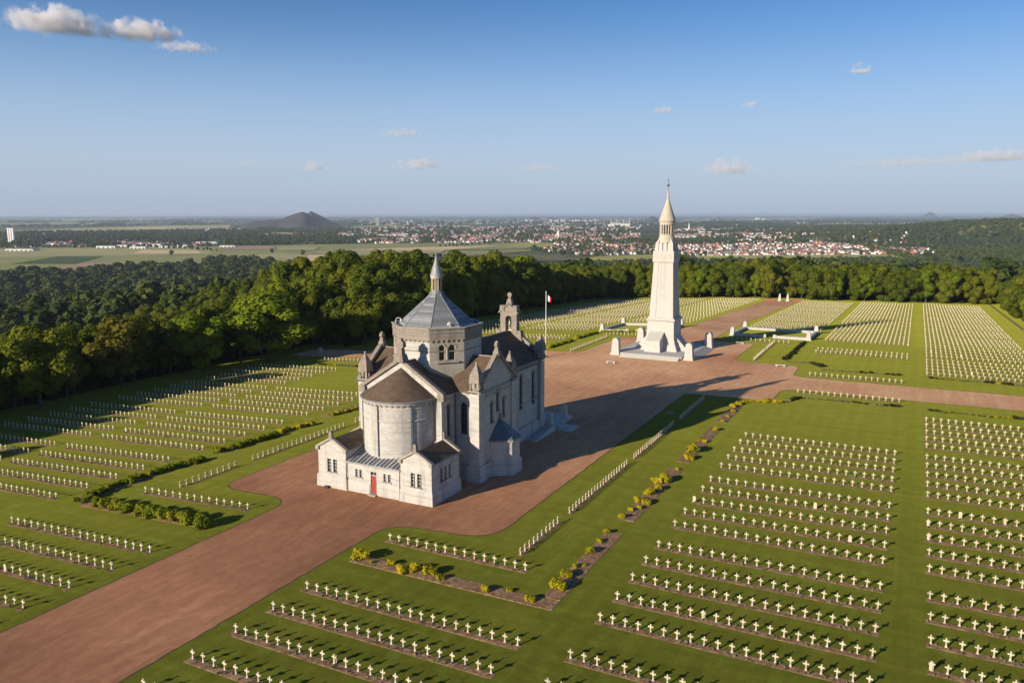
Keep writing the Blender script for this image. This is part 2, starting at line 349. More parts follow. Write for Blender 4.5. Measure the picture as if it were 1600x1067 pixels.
# ================================================================== THE GROUND
def lines(a, b, near, step_far):
    s = set(near)
    for k in range(-30, 31): s.add(k * 300.0)
    for v in (10500, 12500, 15000, 19000, 25000, 34000, 48000, 70000, 110000): s.add(float(v)); s.add(-float(v))
    return sorted(v for v in s if a <= v <= b)
def refine(base, lo, hi, step, keep):
    s = {v for v in base if not (lo < v < hi)} | {lo, hi} | set(keep)
    v = lo
    while v < hi: s.add(v); v += step
    return sorted(s)
XS = lines(-110000, 110000, (), 0); YS = lines(-20000, 110000, (), 0)
XS = refine(XS, -1500, 1500, 60, ()); XS = sorted({v for v in XS if not (-300 < v < 300)} | {-280., -250., -216., -92., 0., 100., 260.})
YS = refine(YS, -500, 1800, 60, ()); YS = sorted({v for v in YS if not (-500 < v < 620)} | {-500., -200., 0., 100., 200., 235., 255., 275., 295., 310., 325., 340., 355., 365., 450., 610.})
g_ = MB()
for y in YS:
    for x in XS: g_.v.append((x, y, h(x, y)))
nx = len(XS)
for j in range(len(YS) - 1):
    for i in range(nx - 1):
        g_.f.append((j*nx+i, j*nx+i+1, (j+1)*nx+i+1, (j+1)*nx+i)); g_.m.append(0)
ground = g_.build('ground', LAWN, fix=False); tag(ground, 'mown green lawn of the war cemetery and the land falling away beyond it', kind='structure')

def fillet(pts, seg=7):
    out = []; n = len(pts)
    for i in range(n):
        x, y, r_ = pts[i]; a = Vector(pts[i-1][:2]); b = Vector((x, y)); c = Vector(pts[(i+1) % n][:2])
        if r_ <= 0: out.append((x, y)); continue
        u, v = (a - b).normalized(), (c - b).normalized()
        ang = u.angle(v)
        t = min(r_ / math.tan(ang / 2), (a-b).length * 0.45, (c-b).length * 0.45)
        p0, p1 = b + u * t, b + v * t
        for k in range(seg + 1):
            s_ = k / seg; q = p0 * (1-s_)**2 + b * 2 * s_ * (1-s_) + p1 * s_**2; out.append((q.x, q.y))
    return out
GP = fillet([(-68,-160,0),(-68,93.3,4.5),(-51.7,95.3,6),(-51.6,201.4,3),(-30.2,201.8,1.5),(-29.9,218.2,5),(135,218.6,0),(135,237.4,0),
             (-30,236,4.5),(-30,253.6,3.5),(-50.2,253.6,4.5),(-50.2,290.5,2),(-65.6,292,2.5),(-66.5,357,0),(-63.2,515,0),(-82,515,0),(-83.6,332,0),
             (-84.3,288,3),(-99.2,286,3),(-100,248.6,4.5),(-121,248.6,3.5),(-121,236.5,4.5),(-203,234,0),(-203,219.5,0),(-121,219,5),(-121,202,1.5),(-105.2,202,3),
             (-105.2,95,5),(-88,94.2,4.5),(-88,-160,0)])
jr = random.Random(4)
def roughen(poly, step=1.3, amp=.075):
    out = []; n = len(poly)
    for i in range(n):
        a, b = Vector(poly[i]), Vector(poly[(i+1) % n]); L = (b - a).length
        if L < 1e-4: continue
        nrm = Vector((-(b-a).y, (b-a).x)) / L; k = max(1, int(L / step)) if max(a.y, b.y) < 300 and min(a.y, b.y) > -170 else 1
        for j in range(k):
            q_ = a + (b - a) * j / k; o_ = nrm * (jr.uniform(-amp, amp) if j else 0); out.append((q_.x + o_.x, q_.y + o_.y))
    return out
GP = roughen(GP)
def sheet(name, poly, mat, dz, kind='structure', cuts=(), parent=None):
    bm = bmesh.new(); vs = [bm.verts.new((x, y, 0)) for x, y in poly]
    for t in tessellate_polygon([[Vector((x, y, 0)) for x, y in poly]]):
        try: bm.faces.new([vs[i] for i in t])
        except ValueError: pass
    for co, no in (((-92, 0, 0), (1, 0, 0)), ((0, 310, 0), (0, 1, 0))):
        bmesh.ops.bisect_plane(bm, geom=bm.verts[:] + bm.edges[:] + bm.faces[:], plane_co=co, plane_no=no)
    for v in bm.verts: v.co.z = h(v.co.x, v.co.y) + dz
    bmesh.ops.recalc_face_normals(bm, faces=bm.faces)
    me = bpy.data.meshes.new(name); bm.to_mesh(me); bm.free()
    if me.polygons and me.polygons[0].normal.z < 0: me.flip_normals()
    me.materials.append(mat); o = bpy.data.objects.new(name, me); col.objects.link(o)
    if kind: o['kind'] = kind
    return o
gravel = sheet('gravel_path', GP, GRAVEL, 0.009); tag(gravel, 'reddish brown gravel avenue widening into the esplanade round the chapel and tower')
# bare earth line where the turf is cut along the gravel
def outline(poly, d):
    out = []; n = len(poly)
    for i in range(n):
        a, b, c = Vector(poly[i-1]), Vector(poly[i]), Vector(poly[(i+1) % n])
        e0, e1 = (b - a), (c - b)
        if e0.length < 1e-6 or e1.length < 1e-6: out.append(tuple(b)); continue
        n0 = Vector((e0.y, -e0.x)).normalized(); n1 = Vector((e1.y, -e1.x)).normalized()
        m = (n0 + n1); m = m.normalized() if m.length > 1e-6 else n0
        out.append(tuple(b + m * d))
    return out
DARK_SOIL = plain('cut_turf_earth', (0.075, 0.055, 0.035), 0.95, 0.35, 1.2)
edge = sheet('turf_edge', outline(GP, 0.22), DARK_SOIL, 0.004); tag(edge, 'dark strip of cut turf along the gravel')

# ================================================================== GRAVES
rowsX = []   # (block, x0, x1, y, n)
rowsY = []   # (block, x, y0, y1, n)
def grp(k): return [80.5 + 31.3 * k + 5.74 * i for i in range(5)]
LOWY = [42.3, 48.1, 54.0, 60.0, 65.8, 71.7]
for y in LOWY + grp(0) + grp(1) + grp(2): rowsX.append(('open', -29.5, -1.3, y, 20))
for y in LOWY + grp(0) + grp(1) + grp(2) + grp(3): rowsX.append(('east', 4.2, 33.6, y, 21))
for y in LOWY: rowsX.append(('short', -64.8, -35.6, y - 0.3, 20))
rowsX.append(('corner', -64.4, -42.9, 88.4, 15))
for y in (240.2, 214.9): rowsX.append(('road', -25.5, -1.7, y, 17))
yy = 256.0; k = 0
while yy < 536:
    rowsX.append(('far_east', 4.7, 33.6, yy, 21)); k += 1; yy += 5.9 if k % 5 else 8.3
for y in (281.8, 287.6): rowsX.append(('far_mid', -28.4, -0.9, y, 19))
yy = 311.0; k = 0
while yy < 530:
    rowsX.append(('far_mid', -28.2, -1.0, yy, 19)); k += 1; yy += 5.9 if k % 5 else 8.3
yy = 342.0; k = 0
while yy < 516:
    rowsX.append(('far_in', -60.5, -33.2, yy, 19)); rowsX.append(('far_west', -114, -86.6, yy, 19)); k += 1; yy += 5.9 if k % 5 else 8.3
for y in (276.5, 282.0): rowsX.append(('far_west', -143, -118.5, y, 17))
yy = 301.5; k = 0
while yy < 506:
    rowsX.append(('far_west', -146, -118.5, yy, 19)); k += 1; yy += 5.9 if k % 5 else 8.3
yy = 286.5; k = 0
while yy < 500:
    rowsX.append(('far_west', -180, -151, yy, 19)); k += 1; yy += 5.9 if k % 5 else 8.3
for y in grp(0) + grp(1) + grp(2): rowsX.append(('slope', -158.4, -127.6, y - 0.2, 21))
for y in grp(0) + grp(1) + grp(2) + [v - 0.6 for v in grp(3)]: rowsX.append(('slope_top', -194.5, -162.8, y - 0.2, 21))
for y in [42.0, 46.8, 52.4, 58.2, 64.1, 70.0]: rowsX.append(('avenue', -122.8, -91.5, y, 20))
rowsX.append(('corner_w', -115.2, -91.6, 88.2, 15)); rowsX.append(('far_west', -181, -152.6, 213, 19))
for a, b in ((92.4, 105.0), (109.6, 136.9), (141.2, 168.5), (174.2, 196.6)):
    n = round((b - a) / 1.4) + 1
    rowsY.append(('edge_e', -45.6, a, b, n)); rowsY.append(('edge_w', -111.7, a, b, n))
for a, b in ((257.6, 278.0), (280.8, 295.0)): rowsY.append(('edge_fe', -44.4, a, b, round((b - a) / 1.4) + 1))
for a, b in ((249.6, 270.8), (273.0, 285.4)): rowsY.append(('edge_fw', -104.2, a, b, round((b - a) / 1.4) + 1))
rowsX.append(('far_in', -62.5, -39.5, 297.6, 15)); rowsX.append(('far_west', -107, -90.5, 292.5, 12))

BED = MB()
def bed(x0, x1, y0, y1, mat=SOIL, name='grave_bed', hh=0.035):
    m = MB()
    zz = [h(x0, y0), h(x1, y0), h(x1, y1), h(x0, y1)]; P = [(x0,y0),(x1,y0),(x1,y1),(x0,y1)]
    i = 0.12
    Q = [(x0+i,y0+i),(x1-i,y0+i),(x1-i,y1-i),(x0+i,y1-i)]
    m.add([(*p, z + 0.004) for p, z in zip(P, zz)] + [(*q, z + hh) for q, z in zip(Q, zz)], [(4,5,6,7),(0,1,5,4),(1,2,6,5),(2,3,7,6),(3,0,4,7)])
    o = m.build(name, mat, fix=False); o['kind'] = 'structure'; return o
graves = []  # (block, x, y, rz)
row_key = []
bedrects = []
for (bk, x0, x1, y, n) in rowsX:
    bedrects.append((x0 - 0.45, x1 + 0.45, y - 0.95, y + 0.22))
    for i in range(n):
        x = x0 + (x1 - x0) * i / (n - 1)
        graves.append((bk, x + rnd.uniform(-.02, .02), y + rnd.uniform(-.02, .02), rnd.gauss(0, .04))); row_key.append(('X', bk, x0, y))
for (bk, x, y0, y1, n) in rowsY:
    sgn = 1 if x > -75 else -1
    bedrects.append((x - 0.35, x + 0.55, y0 - 0.45, y1 + 0.45))
    for i in range(n):
        graves.append((bk, x + rnd.uniform(-.02, .02), y0 + (y1 - y0) * i / (n - 1), math.pi / 2 + rnd.gauss(0, .03))); row_key.append(('Y', bk, x, y0))
for r_ in bedrects: bed(*r_)

def cross_parts():
    m = MB()
    m.frustum(0, 0, 0.0, 0.11, .15, .12, .12, .09)
    m.frustum(0, 0, 0.11, 1.08, .082, .070, .066, .058)
    m.box(-.30, -.075, -.055, .055, .68, .83); m.box(.075, .30, -.055, .055, .68, .83)
    return m
CM = cross_parts(); CM.box(-.062, .062, -.082, -.066, .36, .50, 1)
cross0 = CM.build('grave_cross', [CROSS, PLAQUE])
cross_mesh = cross0.data; bpy.data.objects.remove(cross0)
def stele_mesh(kind):
    m = MB(); w_, d_ = .235, .085
    if kind == 0:                                  # keyhole-arch headstone
        pts = [(-w_, 0), (w_, 0), (w_, .62), (w_ * 1.12, .70)] + [(w_ * 1.0 * math.cos(t), .74 + .27 * math.sin(t)) for t in [math.pi * i / 9 for i in range(10)]] + [(-w_ * 1.12, .70), (-w_, .62)]
    else:
        pts = [(-w_, 0), (w_, 0), (w_, .86)] + [(w_ * math.cos(t), .86 + .16 * math.sin(t)) for t in [math.pi * i / 7 for i in range(1, 7)]] + [(-w_, .86)]
    m.extrude([(x, -d_, z) for x, z in pts], (0, 2 * d_, 0)); m.box(-.29, .29, -.14, .14, 0, .1)
    o = m.build('headstone', CROSS); me = o.data; bpy.data.objects.remove(o); return me
stele_meshes = [stele_mesh(0), stele_mesh(1)]
def double_mesh():                                 # cross standing against a slab, seen at some row ends
    m = cross_parts(); m.box(-.2, .2, .075, .2, 0, .92); o = m.build('headstone', CROSS); me = o.data; bpy.data.objects.remove(o); return me
dbl = double_mesh()
z2 = lambda x, y: (x*.35, 560+y*.35)
z3 = lambda x, y: (x*.35, 760+y*.35)
z4 = lambda x, y: (400+x*.35, 760+y*.35)
z5 = lambda x, y: (840+x*.3187, 600+y*.3187)
z6 = lambda x, y: (860+x*.4625, 800+y*.4625)
z7 = lambda x, y: (1040+x*.35, 580+y*.35)
z8 = lambda x, y: (1080+x*.325, 440+y*.325)
zr = lambda x, y: (1380+x*.2436, 640+y*.2436)
zL = lambda x, y: (380+x*.1875, 520+y*.1875)
GPX = np.array([pix((x, y, h(x, y) + .55))[:2] for _, x, y, _ in graves])
stele_at = {}
for pxy, kd in ((z7(128,567),1),(z7(670,597),1),(z7(825,742),1),(zr(497,672),1),(zr(783,712),2),(zr(290,720),2),(zr(290,808),2),(z6(1012,85),0),(z6(515,340),2),
                (z6(1280,515),2),(z4(360,760),2),(z3(22,355),0),(zL(198,645),0),(z2(570,315),0),(z2(208,313),0),(z2(615,218),0),(z8(1155,330),0),(z8(1350,445),0),
                (z6(1385,10),1),(z6(1535,30),2),(z8(1043,300),0),(z8(1300,352),0)):
    stele_at[int(np.argmin(((GPX - np.array(pxy)) ** 2).sum(1)))] = kd
def nth(k): return str(k) + ('th' if 10 <= k % 100 <= 20 else {1: 'st', 2: 'nd', 3: 'rd'}.get(k % 10, 'th'))
ROWS = {}
for (bk, x, y, rz), rk in zip(graves, row_key): ROWS.setdefault(bk, {}).setdefault(rk, []).append((x, y))
BLOCK_LABEL = {   # block: (end the graves are counted from, side the rows are counted from, wording)
 'open': ('x-', 'y-', 'cream cross, {c} grave from grass alley on its shrub side, {r} row from cross road'),
 'east': ('x+', 'y-', 'cream cross, {c} grave beyond grass alley, {r} row from the cross road border'),
 'short': ('x+', 'y-', 'cream cross, {c} grave from gravel avenue, {r} row from the yellow bush bed'),
 'corner': ('x+', 'y-', 'cream cross, {c} from gravel avenue, in single row between chapel gravel and bushes'),
 'corner_w': ('x-', 'y-', 'cream cross, {c} from gravel avenue, in single row behind the thick green hedge'),
 'avenue': ('x-', 'y-', 'cream cross, {c} grave from gravel avenue, {r} row from the thick green hedge'),
 'edge_e': ('y+', 'x+', 'cream cross, {c} from the near end, in single file beside the chapel esplanade'),
}
def grave_label(i):
    bk, x, y, rz = graves[i]; ca, ra, txt = BLOCK_LABEL[bk]; rows = ROWS[bk]
    me_ = row_key[i]; line = sorted(rows[me_], key=lambda q_: (q_[0] if ca[0] == 'x' else q_[1]) * (1 if ca[1] == '+' else -1))
    c_ = line.index((x, y)) + 1
    order = sorted(rows, key=lambda k: rows[k][0][1] * (1 if ra[1] == '+' else -1)); r_ = order.index(me_) + 1
    if bk == 'edge_e': c_ = sum(1 for k in rows for q_ in rows[k] if q_[1] < y) + 1
    return txt.format(c=nth(c_), r=nth(r_)).replace('the near end', 'the bush bed end')
vis = [(np.hypot(x, y), i) for i, (bk, x, y, rz) in enumerate(graves) if inframe((x, y, h(x, y) + .5), 4) and i not in stele_at and bk in BLOCK_LABEL]
vis.sort(); near = {i for _, i in vis[:300]}
rest = []
for i, (bk, x, y, rz) in enumerate(graves):
    if i in stele_at:
        kd = stele_at[i]
        o = inst('headstone', dbl if kd == 2 else stele_meshes[kd], None, (x, y, h(x, y)), rz)
        if kd == 2: tag(o, 'cream stone cross backed by an upright slab among the plain crosses', 'headstone', 'crosses backed by slabs')
        else: tag(o, ('pale keyhole arched headstone standing among the crosses', 'pale slab headstone with rounded top standing among the crosses')[kd], 'headstone', ('arched headstones among the crosses', 'round topped headstones among the crosses')[kd])
    elif i in near:
        o = inst('grave_cross', cross_mesh, None, (x, y, h(x, y)), rz); o.rotation_euler = (rnd.gauss(0, .018), rnd.gauss(0, .02), rz)
        tag(o, grave_label(i), 'grave cross', 'crosses: ' + bk.replace('_', ' '))
    elif not inframe((x, y, h(x, y) + .5), 120): continue
    else: rest.append((x, y, rz))
cv = np.array(CM.v); cf = CM.f; nV = len(cv)
V = []; F = []; MI = []
for k, (x, y, rz) in enumerate(rest):
    c_, s_ = math.cos(rz), math.sin(rz)
    V.append(np.stack([cv[:, 0]*c_ - cv[:, 1]*s_ + x, cv[:, 0]*s_ + cv[:, 1]*c_ + y, cv[:, 2] + h(x, y)], 1))
    F.extend([tuple(i + k * nV for i in f) for f in cf]); MI.extend(CM.m)
me = bpy.data.meshes.new('farther_grave_crosses'); me.from_pydata(np.concatenate(V).tolist(), [], F)
me.materials.append(CROSS); me.materials.append(PLAQUE); me.polygons.foreach_set('material_index', MI); me.update()
bm = bmesh.new(); bm.from_mesh(me); bmesh.ops.recalc_face_normals(bm, faces=bm.faces); bm.to_mesh(me); bm.free()
oc = bpy.data.objects.new('farther_grave_crosses', me); col.objects.link(oc)
tag(oc, 'thousands of cream stone grave crosses in long rows farther off', 'grave crosses', kind='stuff')
print('graves', len(graves), 'near', len(near), 'rest', len(rest))

# ------------------------------------------------------------------ shrubs, shrub beds
def leafball(nq, size, blobs, flat=0.0, seed=1, rx=1.0, rz_=1.0, core=True):
    r_ = np.random.default_rng(seed); vs = []; fs = []
    B = np.array([b[:3] for b in blobs]); BR = np.array([b[3] for b in blobs]); wts = BR ** 2 / (BR ** 2).sum()
    pick = r_.choice(len(blobs), nq, p=wts)
    d = r_.normal(size=(nq, 3)); d /= np.linalg.norm(d, axis=1)[:, None]
    rad = BR[pick] * (r_.uniform(0.55, 1.06, nq) ** 0.6)
    c = B[pick] + d * rad[:, None]
    nrm = d + r_.normal(scale=0.34, size=(nq, 3)) + np.array([0, 0, 0.15]); nrm /= np.linalg.norm(nrm, axis=1)[:, None]
    t = np.cross(nrm, r_.normal(size=(nq, 3))); t /= np.linalg.norm(t, axis=1)[:, None]; b2 = np.cross(nrm, t)
    s_ = size * r_.uniform(0.6, 1.35, nq)[:, None]
    p0 = c - t * s_ - b2 * s_ * .7; p1 = c + t * s_ - b2 * s_ * .5; p2 = c + t * s_ * .8 + b2 * s_ * .75 + nrm * s_ * .25; p3 = c - t * s_ * .7 + b2 * s_ * .6
    vs = np.stack([p0, p1, p2, p3], 1).reshape(-1, 3)
    return vs, [(4*i, 4*i+1, 4*i+2, 4*i+3) for i in range(nq)]
ICOV = None
def cored(vs, fs, blobs, k=.74):
    """closes the inside of a crown with the same foliage so that no light leaks through it"""
    global ICOV
    if ICOV is None:
        b_ = bmesh.new(); bmesh.ops.create_icosphere(b_, subdivisions=1, radius=1.0); ICOV = (np.array([v.co[:] for v in b_.verts]), [tuple(v.index for v in f.verts) for f in b_.faces]); b_.free()
    out = [vs]; base = len(vs); fs = list(fs)
    for (x, y, z, r_) in blobs:
        out.append(ICOV[0] * r_ * k + np.array([x, y, z])); fs += [tuple(base + i for i in f) for f in ICOV[1]]; base += len(ICOV[0])
    return np.concatenate(out), fs
def leafmesh(name, vs, fs, mat):
    me = bpy.data.meshes.new(name); me.from_pydata(vs.tolist(), [], fs); me.materials.append(mat); me.update(); return me
def shrub_blobs(seed):
    q = random.Random(seed); bl = [(0, 0, .45, .55)]
    for i in range(9):
        a = q.uniform(0, 6.28); r_ = q.uniform(.25, .62); bl.append((r_ * math.cos(a), r_ * math.sin(a), q.uniform(.25, .75), q.uniform(.26, .42)))
    return bl
SHR = {}
for key, mt in (('y', SHRUB_Y), ('g', SHRUB_G), ('d', SHRUB_D), ('s', SHRUB_S)):
    SHR[key] = []
    for s_ in range(3):
        vs, fs = leafball(900, 0.085, shrub_blobs(s_ + 10), seed=s_ + 3); vs[:, 2] = np.maximum(vs[:, 2], 0.0)
        SHR[key].append(leafmesh('shrub', vs, fs, mt))
def ground_hit(px_, py_):
    d = ray(px_, py_); z = 0.0
    for _ in range(60):
        t = (z - CAM_H) / d[2]; q = CAM + d * t; z = .6 * z + .4 * h(float(q[0]), float(q[1]))
    return float(q[0]), float(q[1])
def shrub(x, y, r_, key, label, group, sx=1.0, sy=1.0, sz=1.0):
    o = inst('shrub', rnd.choice(SHR[key]), None, (x, y, h(x, y) - .02), rnd.uniform(-.4, .4) + rnd.choice((0, math.pi)), (r_ * sx, r_ * sy, r_ * sz))
    return tag(o, label, 'shrub', group)
def px_shrub(pxy, rpx, key, label, group, **k):
    x, y = ground_hit(pxy[0], pxy[1] + rpx * .75); d = pix((x, y, 0))[2]
    shrub(x, y, rpx * d / FPX * 1.62, key, label, group, **k)
SB = 'bushes in the bare earth beds east of the esplanade'
for (x0, x1, y0, y1) in ((-37.9, -35.4, 82.6, 105.6), (-37.9, -35.4, 110.6, 138.8), (-37.9, -35.4, 143.0, 171.0), (-37.9, -35.4, 175.4, 197.4), (-65.2, -35.4, 80.0, 82.5),
                         (-124.3, -121.3, 81.2, 107.8), (-124.0, -121.0, 111.3, 139.0), (-124.0, -121.0, 143.6, 170.0), (-120.4, -91.4, 79.2, 82.0)):
    bed(x0, x1, y0, y1, name='shrub_bed', hh=0.06)
for (cx, cy_, r_) in ((97,975,33),(140,925,25),(185,888,13),(230,885,9),(257,810,20),(305,765,14),(340,718,15),(415,643,16),(490,563,18),(530,573,19),(548,525,21),(457,612,12),
                      (500,602,12),(585,470,21),(590,505,18),(627,458,26),(685,415,8),(760,312,28),(740,355,20),(795,272,10),(818,278,10),(875,218,13),(958,105,13),(958,130,9),(985,92,13),(905,180,8),(930,155,8)):
    px_shrub(z5(cx, cy_), r_ * .3187, 'y', ('large round yellow green bush in the long earth bed along the lawn' if r_ > 17 else 'small yellow bush in the long earth bed along the lawn'), SB + (' large' if r_ > 17 else ' small'))
for (cx, cy_, r_) in ((468,300,31),(515,335,9),(602,337,16),(650,365,24),(680,368,17),(708,358,23),(773,370,27),(820,402,17),(1025,452,18),(1130,460,12),(1220,495,20)):
    px_shrub(z4(cx, cy_), r_ * .35, 'y', 'large yellow bush in the earth bed between two rows of crosses' if r_ > 20 else 'small yellow bush in the earth bed between two rows of crosses', 'bushes in the cross bed' + (' large' if r_ > 20 else ' small'))
for (cx, cy_, r_) in ((340,628,13),(383,630,17),(435,636,26),(478,642,30),(525,652,30),(572,664,27),(640,674,32),(690,682,35),(738,690,31),(780,698,30),(832,708,36),(900,722,38)):
    px_shrub(z2(cx, cy_), r_ * .35, 'g', 'plump green bush in the thick hedge beside the gravel corner', 'bushes of the short thick hedge')
hl = [(400,612),(470,578),(540,548),(600,530),(650,520),(690,500),(740,486),(790,473),(830,462),(880,446)]
for (a, b, n, key) in (((395,610),(480,575),5,'g'),((510,560),(610,530),5,'g'),((640,522),(900,445),13,'g'),((970,412),(1230,338),14,'g'),((1255,320),(1390,288),8,'y'),((1465,252),(1590,220),7,'y')):
    for i in range(n):
        t = i / (n - 1); px_shrub(z2(a[0]+(b[0]-a[0])*t, a[1]+(b[1]-a[1])*t + rnd.uniform(-4, 2)), (21 - 0.008 * a[0] + rnd.uniform(-4, 4)) * .35, key, 'low green bush in the long hedge dividing the sloping lawn' if key == 'g' else 'low yellow green bush in the long hedge behind the chapel', 'bushes of the long hedge' + (' green' if key == 'g' else ' yellow'))
def px_hedge(fn, a, b, key, width, hgt, label, group, step=1.15):
    p, q = ground_hit(*fn(*a)), ground_hit(*fn(*b)); L = math.hypot(q[0]-p[0], q[1]-p[1]); n = max(2, int(L / step))
    for i in range(n):
        t = (i + .5) / n; shrub(p[0]+(q[0]-p[0])*t + rnd.uniform(-.2,.2), p[1]+(q[1]-p[1])*t + rnd.uniform(-.25,.25), width * rnd.uniform(.8, 1.2), key, label, group, sz=hgt / width * rnd.uniform(.8, 1.15))
for (fn, a, b, key, wd, ht) in ((z8,(305,580),(440,583),'y',1.0,1.0),(z8,(190,595),(300,577),'y',.7,.6),(z8,(445,580),(480,575),'s',.7,.5),(z8,(478,572),(528,562),'d',.9,.8),(z8,(545,560),(760,580),'s',.55,.4),
        (z8,(765,580),(860,590),'d',.8,.55),(z8,(862,592),(925,598),'s',.6,.5),(z8,(920,596),(1010,604),'d',.8,.7),(z8,(1140,620),(1200,626),'d',.8,.6),(z8,(1200,628),(1290,636),'g',.8,.55),(z8,(1290,636),(1370,644),'s',.6,.4),
        (z8,(1370,645),(1455,653),'d',.45,.35),(z8,(1455,652),(1540,660),'y',.7,.6),(z8,(1540,658),(1600,664),'d',1.0,.8),
        (z8,(445,378),(500,335),'d',.95,.8),(z8,(500,330),(545,292),'d',.9,.7),(z8,(450,384),(570,394),'s',.5,.4),(z8,(575,392),(635,412),'d',1.1,.9),(z8,(625,424),(800,438),'s',.6,.4),(z8,(803,437),(875,442),'d',.8,.6),
        (z8,(875,443),(932,447),'s',.6,.4),(z8,(932,446),(1010,453),'d',.8,.7),(z8,(1140,464),(1190,468),'d',.8,.6),(z8,(1190,468),(1290,477),'g',.8,.6),(z8,(1290,478),(1410,486),'s',.6,.4),(z8,(1412,486),(1455,490),'d',.9,.7),
        (z8,(1455,490),(1485,493),'y',.8,.7),(z8,(1485,492),(1550,499),'d',1.0,.9),(z8,(1550,500),(1600,505),'s',.8,.6)):
    nm = {'y': 'yellow', 'd': 'dark', 's': 'grey green', 'g': 'mid green'}[key]
    north = ground_hit(*fn(*a))[1] > 228
    px_hedge(fn, a, b, key, wd, ht, f'{nm} low bush in the mixed border {"beyond" if north else "before"} the gravel cross road', f'{nm} border bushes {"beyond" if north else "before"} the cross road')
for (a, b, ht) in (((-114.5,254.5),(-113.2,273.5),1.3),((-113.8,278.5),(-112,297.0),1.3),((-110.5,297.6),(-90,297.6),1.1)):
    n = int(math.hypot(b[0]-a[0], b[1]-a[1]) / 1.5)
    for i in range(n): shrub(a[0]+(b[0]-a[0])*i/n, a[1]+(b[1]-a[1])*i/n, rnd.uniform(1.0,1.35), 'g' if i % 3 else 'y', 'green hedge bush before the low walled enclosure left of the tower', 'hedge bushes before the west enclosure', sz=.95)
for a, key in (((-176,204.5),'d'),((-172,204.4),'y'),((-168,204.4),'s'),((-164,204.3),'s'),((-160,204.2),'d'),((-156.5,204.0),'d')):
    for i in range(3): shrub(a[0]+i*1.3, a[1], .75, key, 'low border bush on the lawn beside the shaded side path', 'border bushes by the side path', sz=.8)

# low roses and ground plants in the near beds (uncountable)
tv = []; tf = []
q = np.random.default_rng(5)
for (x0, x1, y0, y1) in bedrects:
    xm, ym = (x0+x1)/2, (y0+y1)/2
    if not inframe((xm, ym, h(xm, ym)), 300) or math.hypot(xm, ym) > 190: continue
    for _ in range(int((x1-x0) * (y1-y0) * 2.2)):
        x, y = q.uniform(x0+.1, x1-.1), q.uniform(y0+.1, y1-.15); z = h(x, y) + .03; s_ = q.uniform(.05, .15)
        for _k in range(3):
            a = q.uniform(0, 6.28); c_, n_ = math.cos(a) * s_, math.sin(a) * s_; b = len(tv)
            tv += [(x-c_, y-n_, z), (x+c_, y+n_, z), (x+c_*.6+q.normal()*.03, y+n_*.6+q.normal()*.03, z+s_*1.7), (x-c_*.6, y-n_*.6, z+s_*1.5)]; tf.append((b, b+1, b+2, b+3))
me = leafmesh('bed_plants', np.array(tv), tf, SHRUB_S); o = bpy.data.objects.new('bed_plants', me); col.objects.link(o); tag(o, 'small plants and roses scattered in the soil of the grave beds', 'bed plants', kind='stuff')

# ================================================================== THE CHAPEL
CX, CY = -77.7, 122.7
ch = empty('chapel', (CX, CY, 0)); tag(ch, 'pale stone domed chapel with round apse, brown roofs and lead spire on the gravel', 'chapel')
def arch(cu, z0, w_, top, n=10):
    r_ = w_ / 2; zs = top - r_
    return [(cu - r_, z0), (cu + r_, z0)] + [(cu + r_ * math.cos(t), zs + r_ * math.sin(t)) for t in [math.pi * i / n for i in range(n + 1)]]
def rect(cu, z0, w_, top): return [(cu - w_/2, z0), (cu + w_/2, z0), (cu + w_/2, top), (cu - w_/2, top)]
def facade(O, U, N, outer, wins=(), mat=None, parent=None, depth=0.4, name='wall'):
    mat = mat or S_PALE; parent = parent or ch
    polys = [arch(u, z0, w_, tp) if ar else rect(u, z0, w_, tp) for (u, z0, w_, tp, ar, nv, nh) in wins]
    o = MB().wall(O, U, N, outer, polys, depth).build(name, mat, parent, fix=False)
    Ov, Uv, Nv = Vector(O), Vector(U), Vector(N)
    P = lambda u, z, d=0.0: Ov + Uv * u + Vector((0, 0, z)) - Nv * d
    for (u, z0, w_, tp, ar, nv, nh), pl in zip(wins, polys):
        g = MB(); g.add([P(a, b, depth - .02) for a, b in pl], [tuple(range(len(pl)))]); wo = g.build('window', GLASS, parent, fix=False)
        b = MB(); light = not ar
        for i in range(1, nv + 1):
            uu = u - w_/2 + w_ * i / (nv + 1); b.bar(P(uu, z0, depth - .06), P(uu, tp - (0.02 if not ar else .1), depth - .06), .05, .05, 0, tuple(Nv))
        for i in range(1, nh + 1):
            zz = z0 + (tp - z0) * i / (nh + 1); b.bar(P(u - w_/2, zz, depth - .065), P(u + w_/2, zz, depth - .065), .045, .05)
        if b.f: b.build('glazing_bars', WHITE if light else LEAD_D, wo)
        s_ = MB(); s_.bar(P(u - w_/2 - .12, z0 - .07, -.06), P(u + w_/2 + .12, z0 - .07, -.06), .34, .14); s_.build('sill', S_TRIM, wo)
        if ar:
            m = MB(); r0, r1 = w_/2 + .12, w_/2 + .34; zs = tp - w_/2; n = 12; vs = []
            for d_ in (0.0, -.1):
                for rr in (r0, r1):
                    for i in range(n + 1): t = math.pi * i / n; vs.append(P(u + rr * math.cos(t), zs + rr * math.sin(t), d_))
            k = n + 1; fs = []
            for i in range(n):
                fs += [(2*k+i, 2*k+i+1, 3*k+i+1, 3*k+i), (k+i, k+i+1, 3*k+i+1, 3*k+i), (i, i+1, 2*k+i+1, 2*k+i)]
            fs += [(0, k, 3*k, 2*k), (n, k+n, 3*k+n, 2*k+n)]
            m.add(vs, fs); m.build('hood_mould', S_TRIM, wo)
    return o
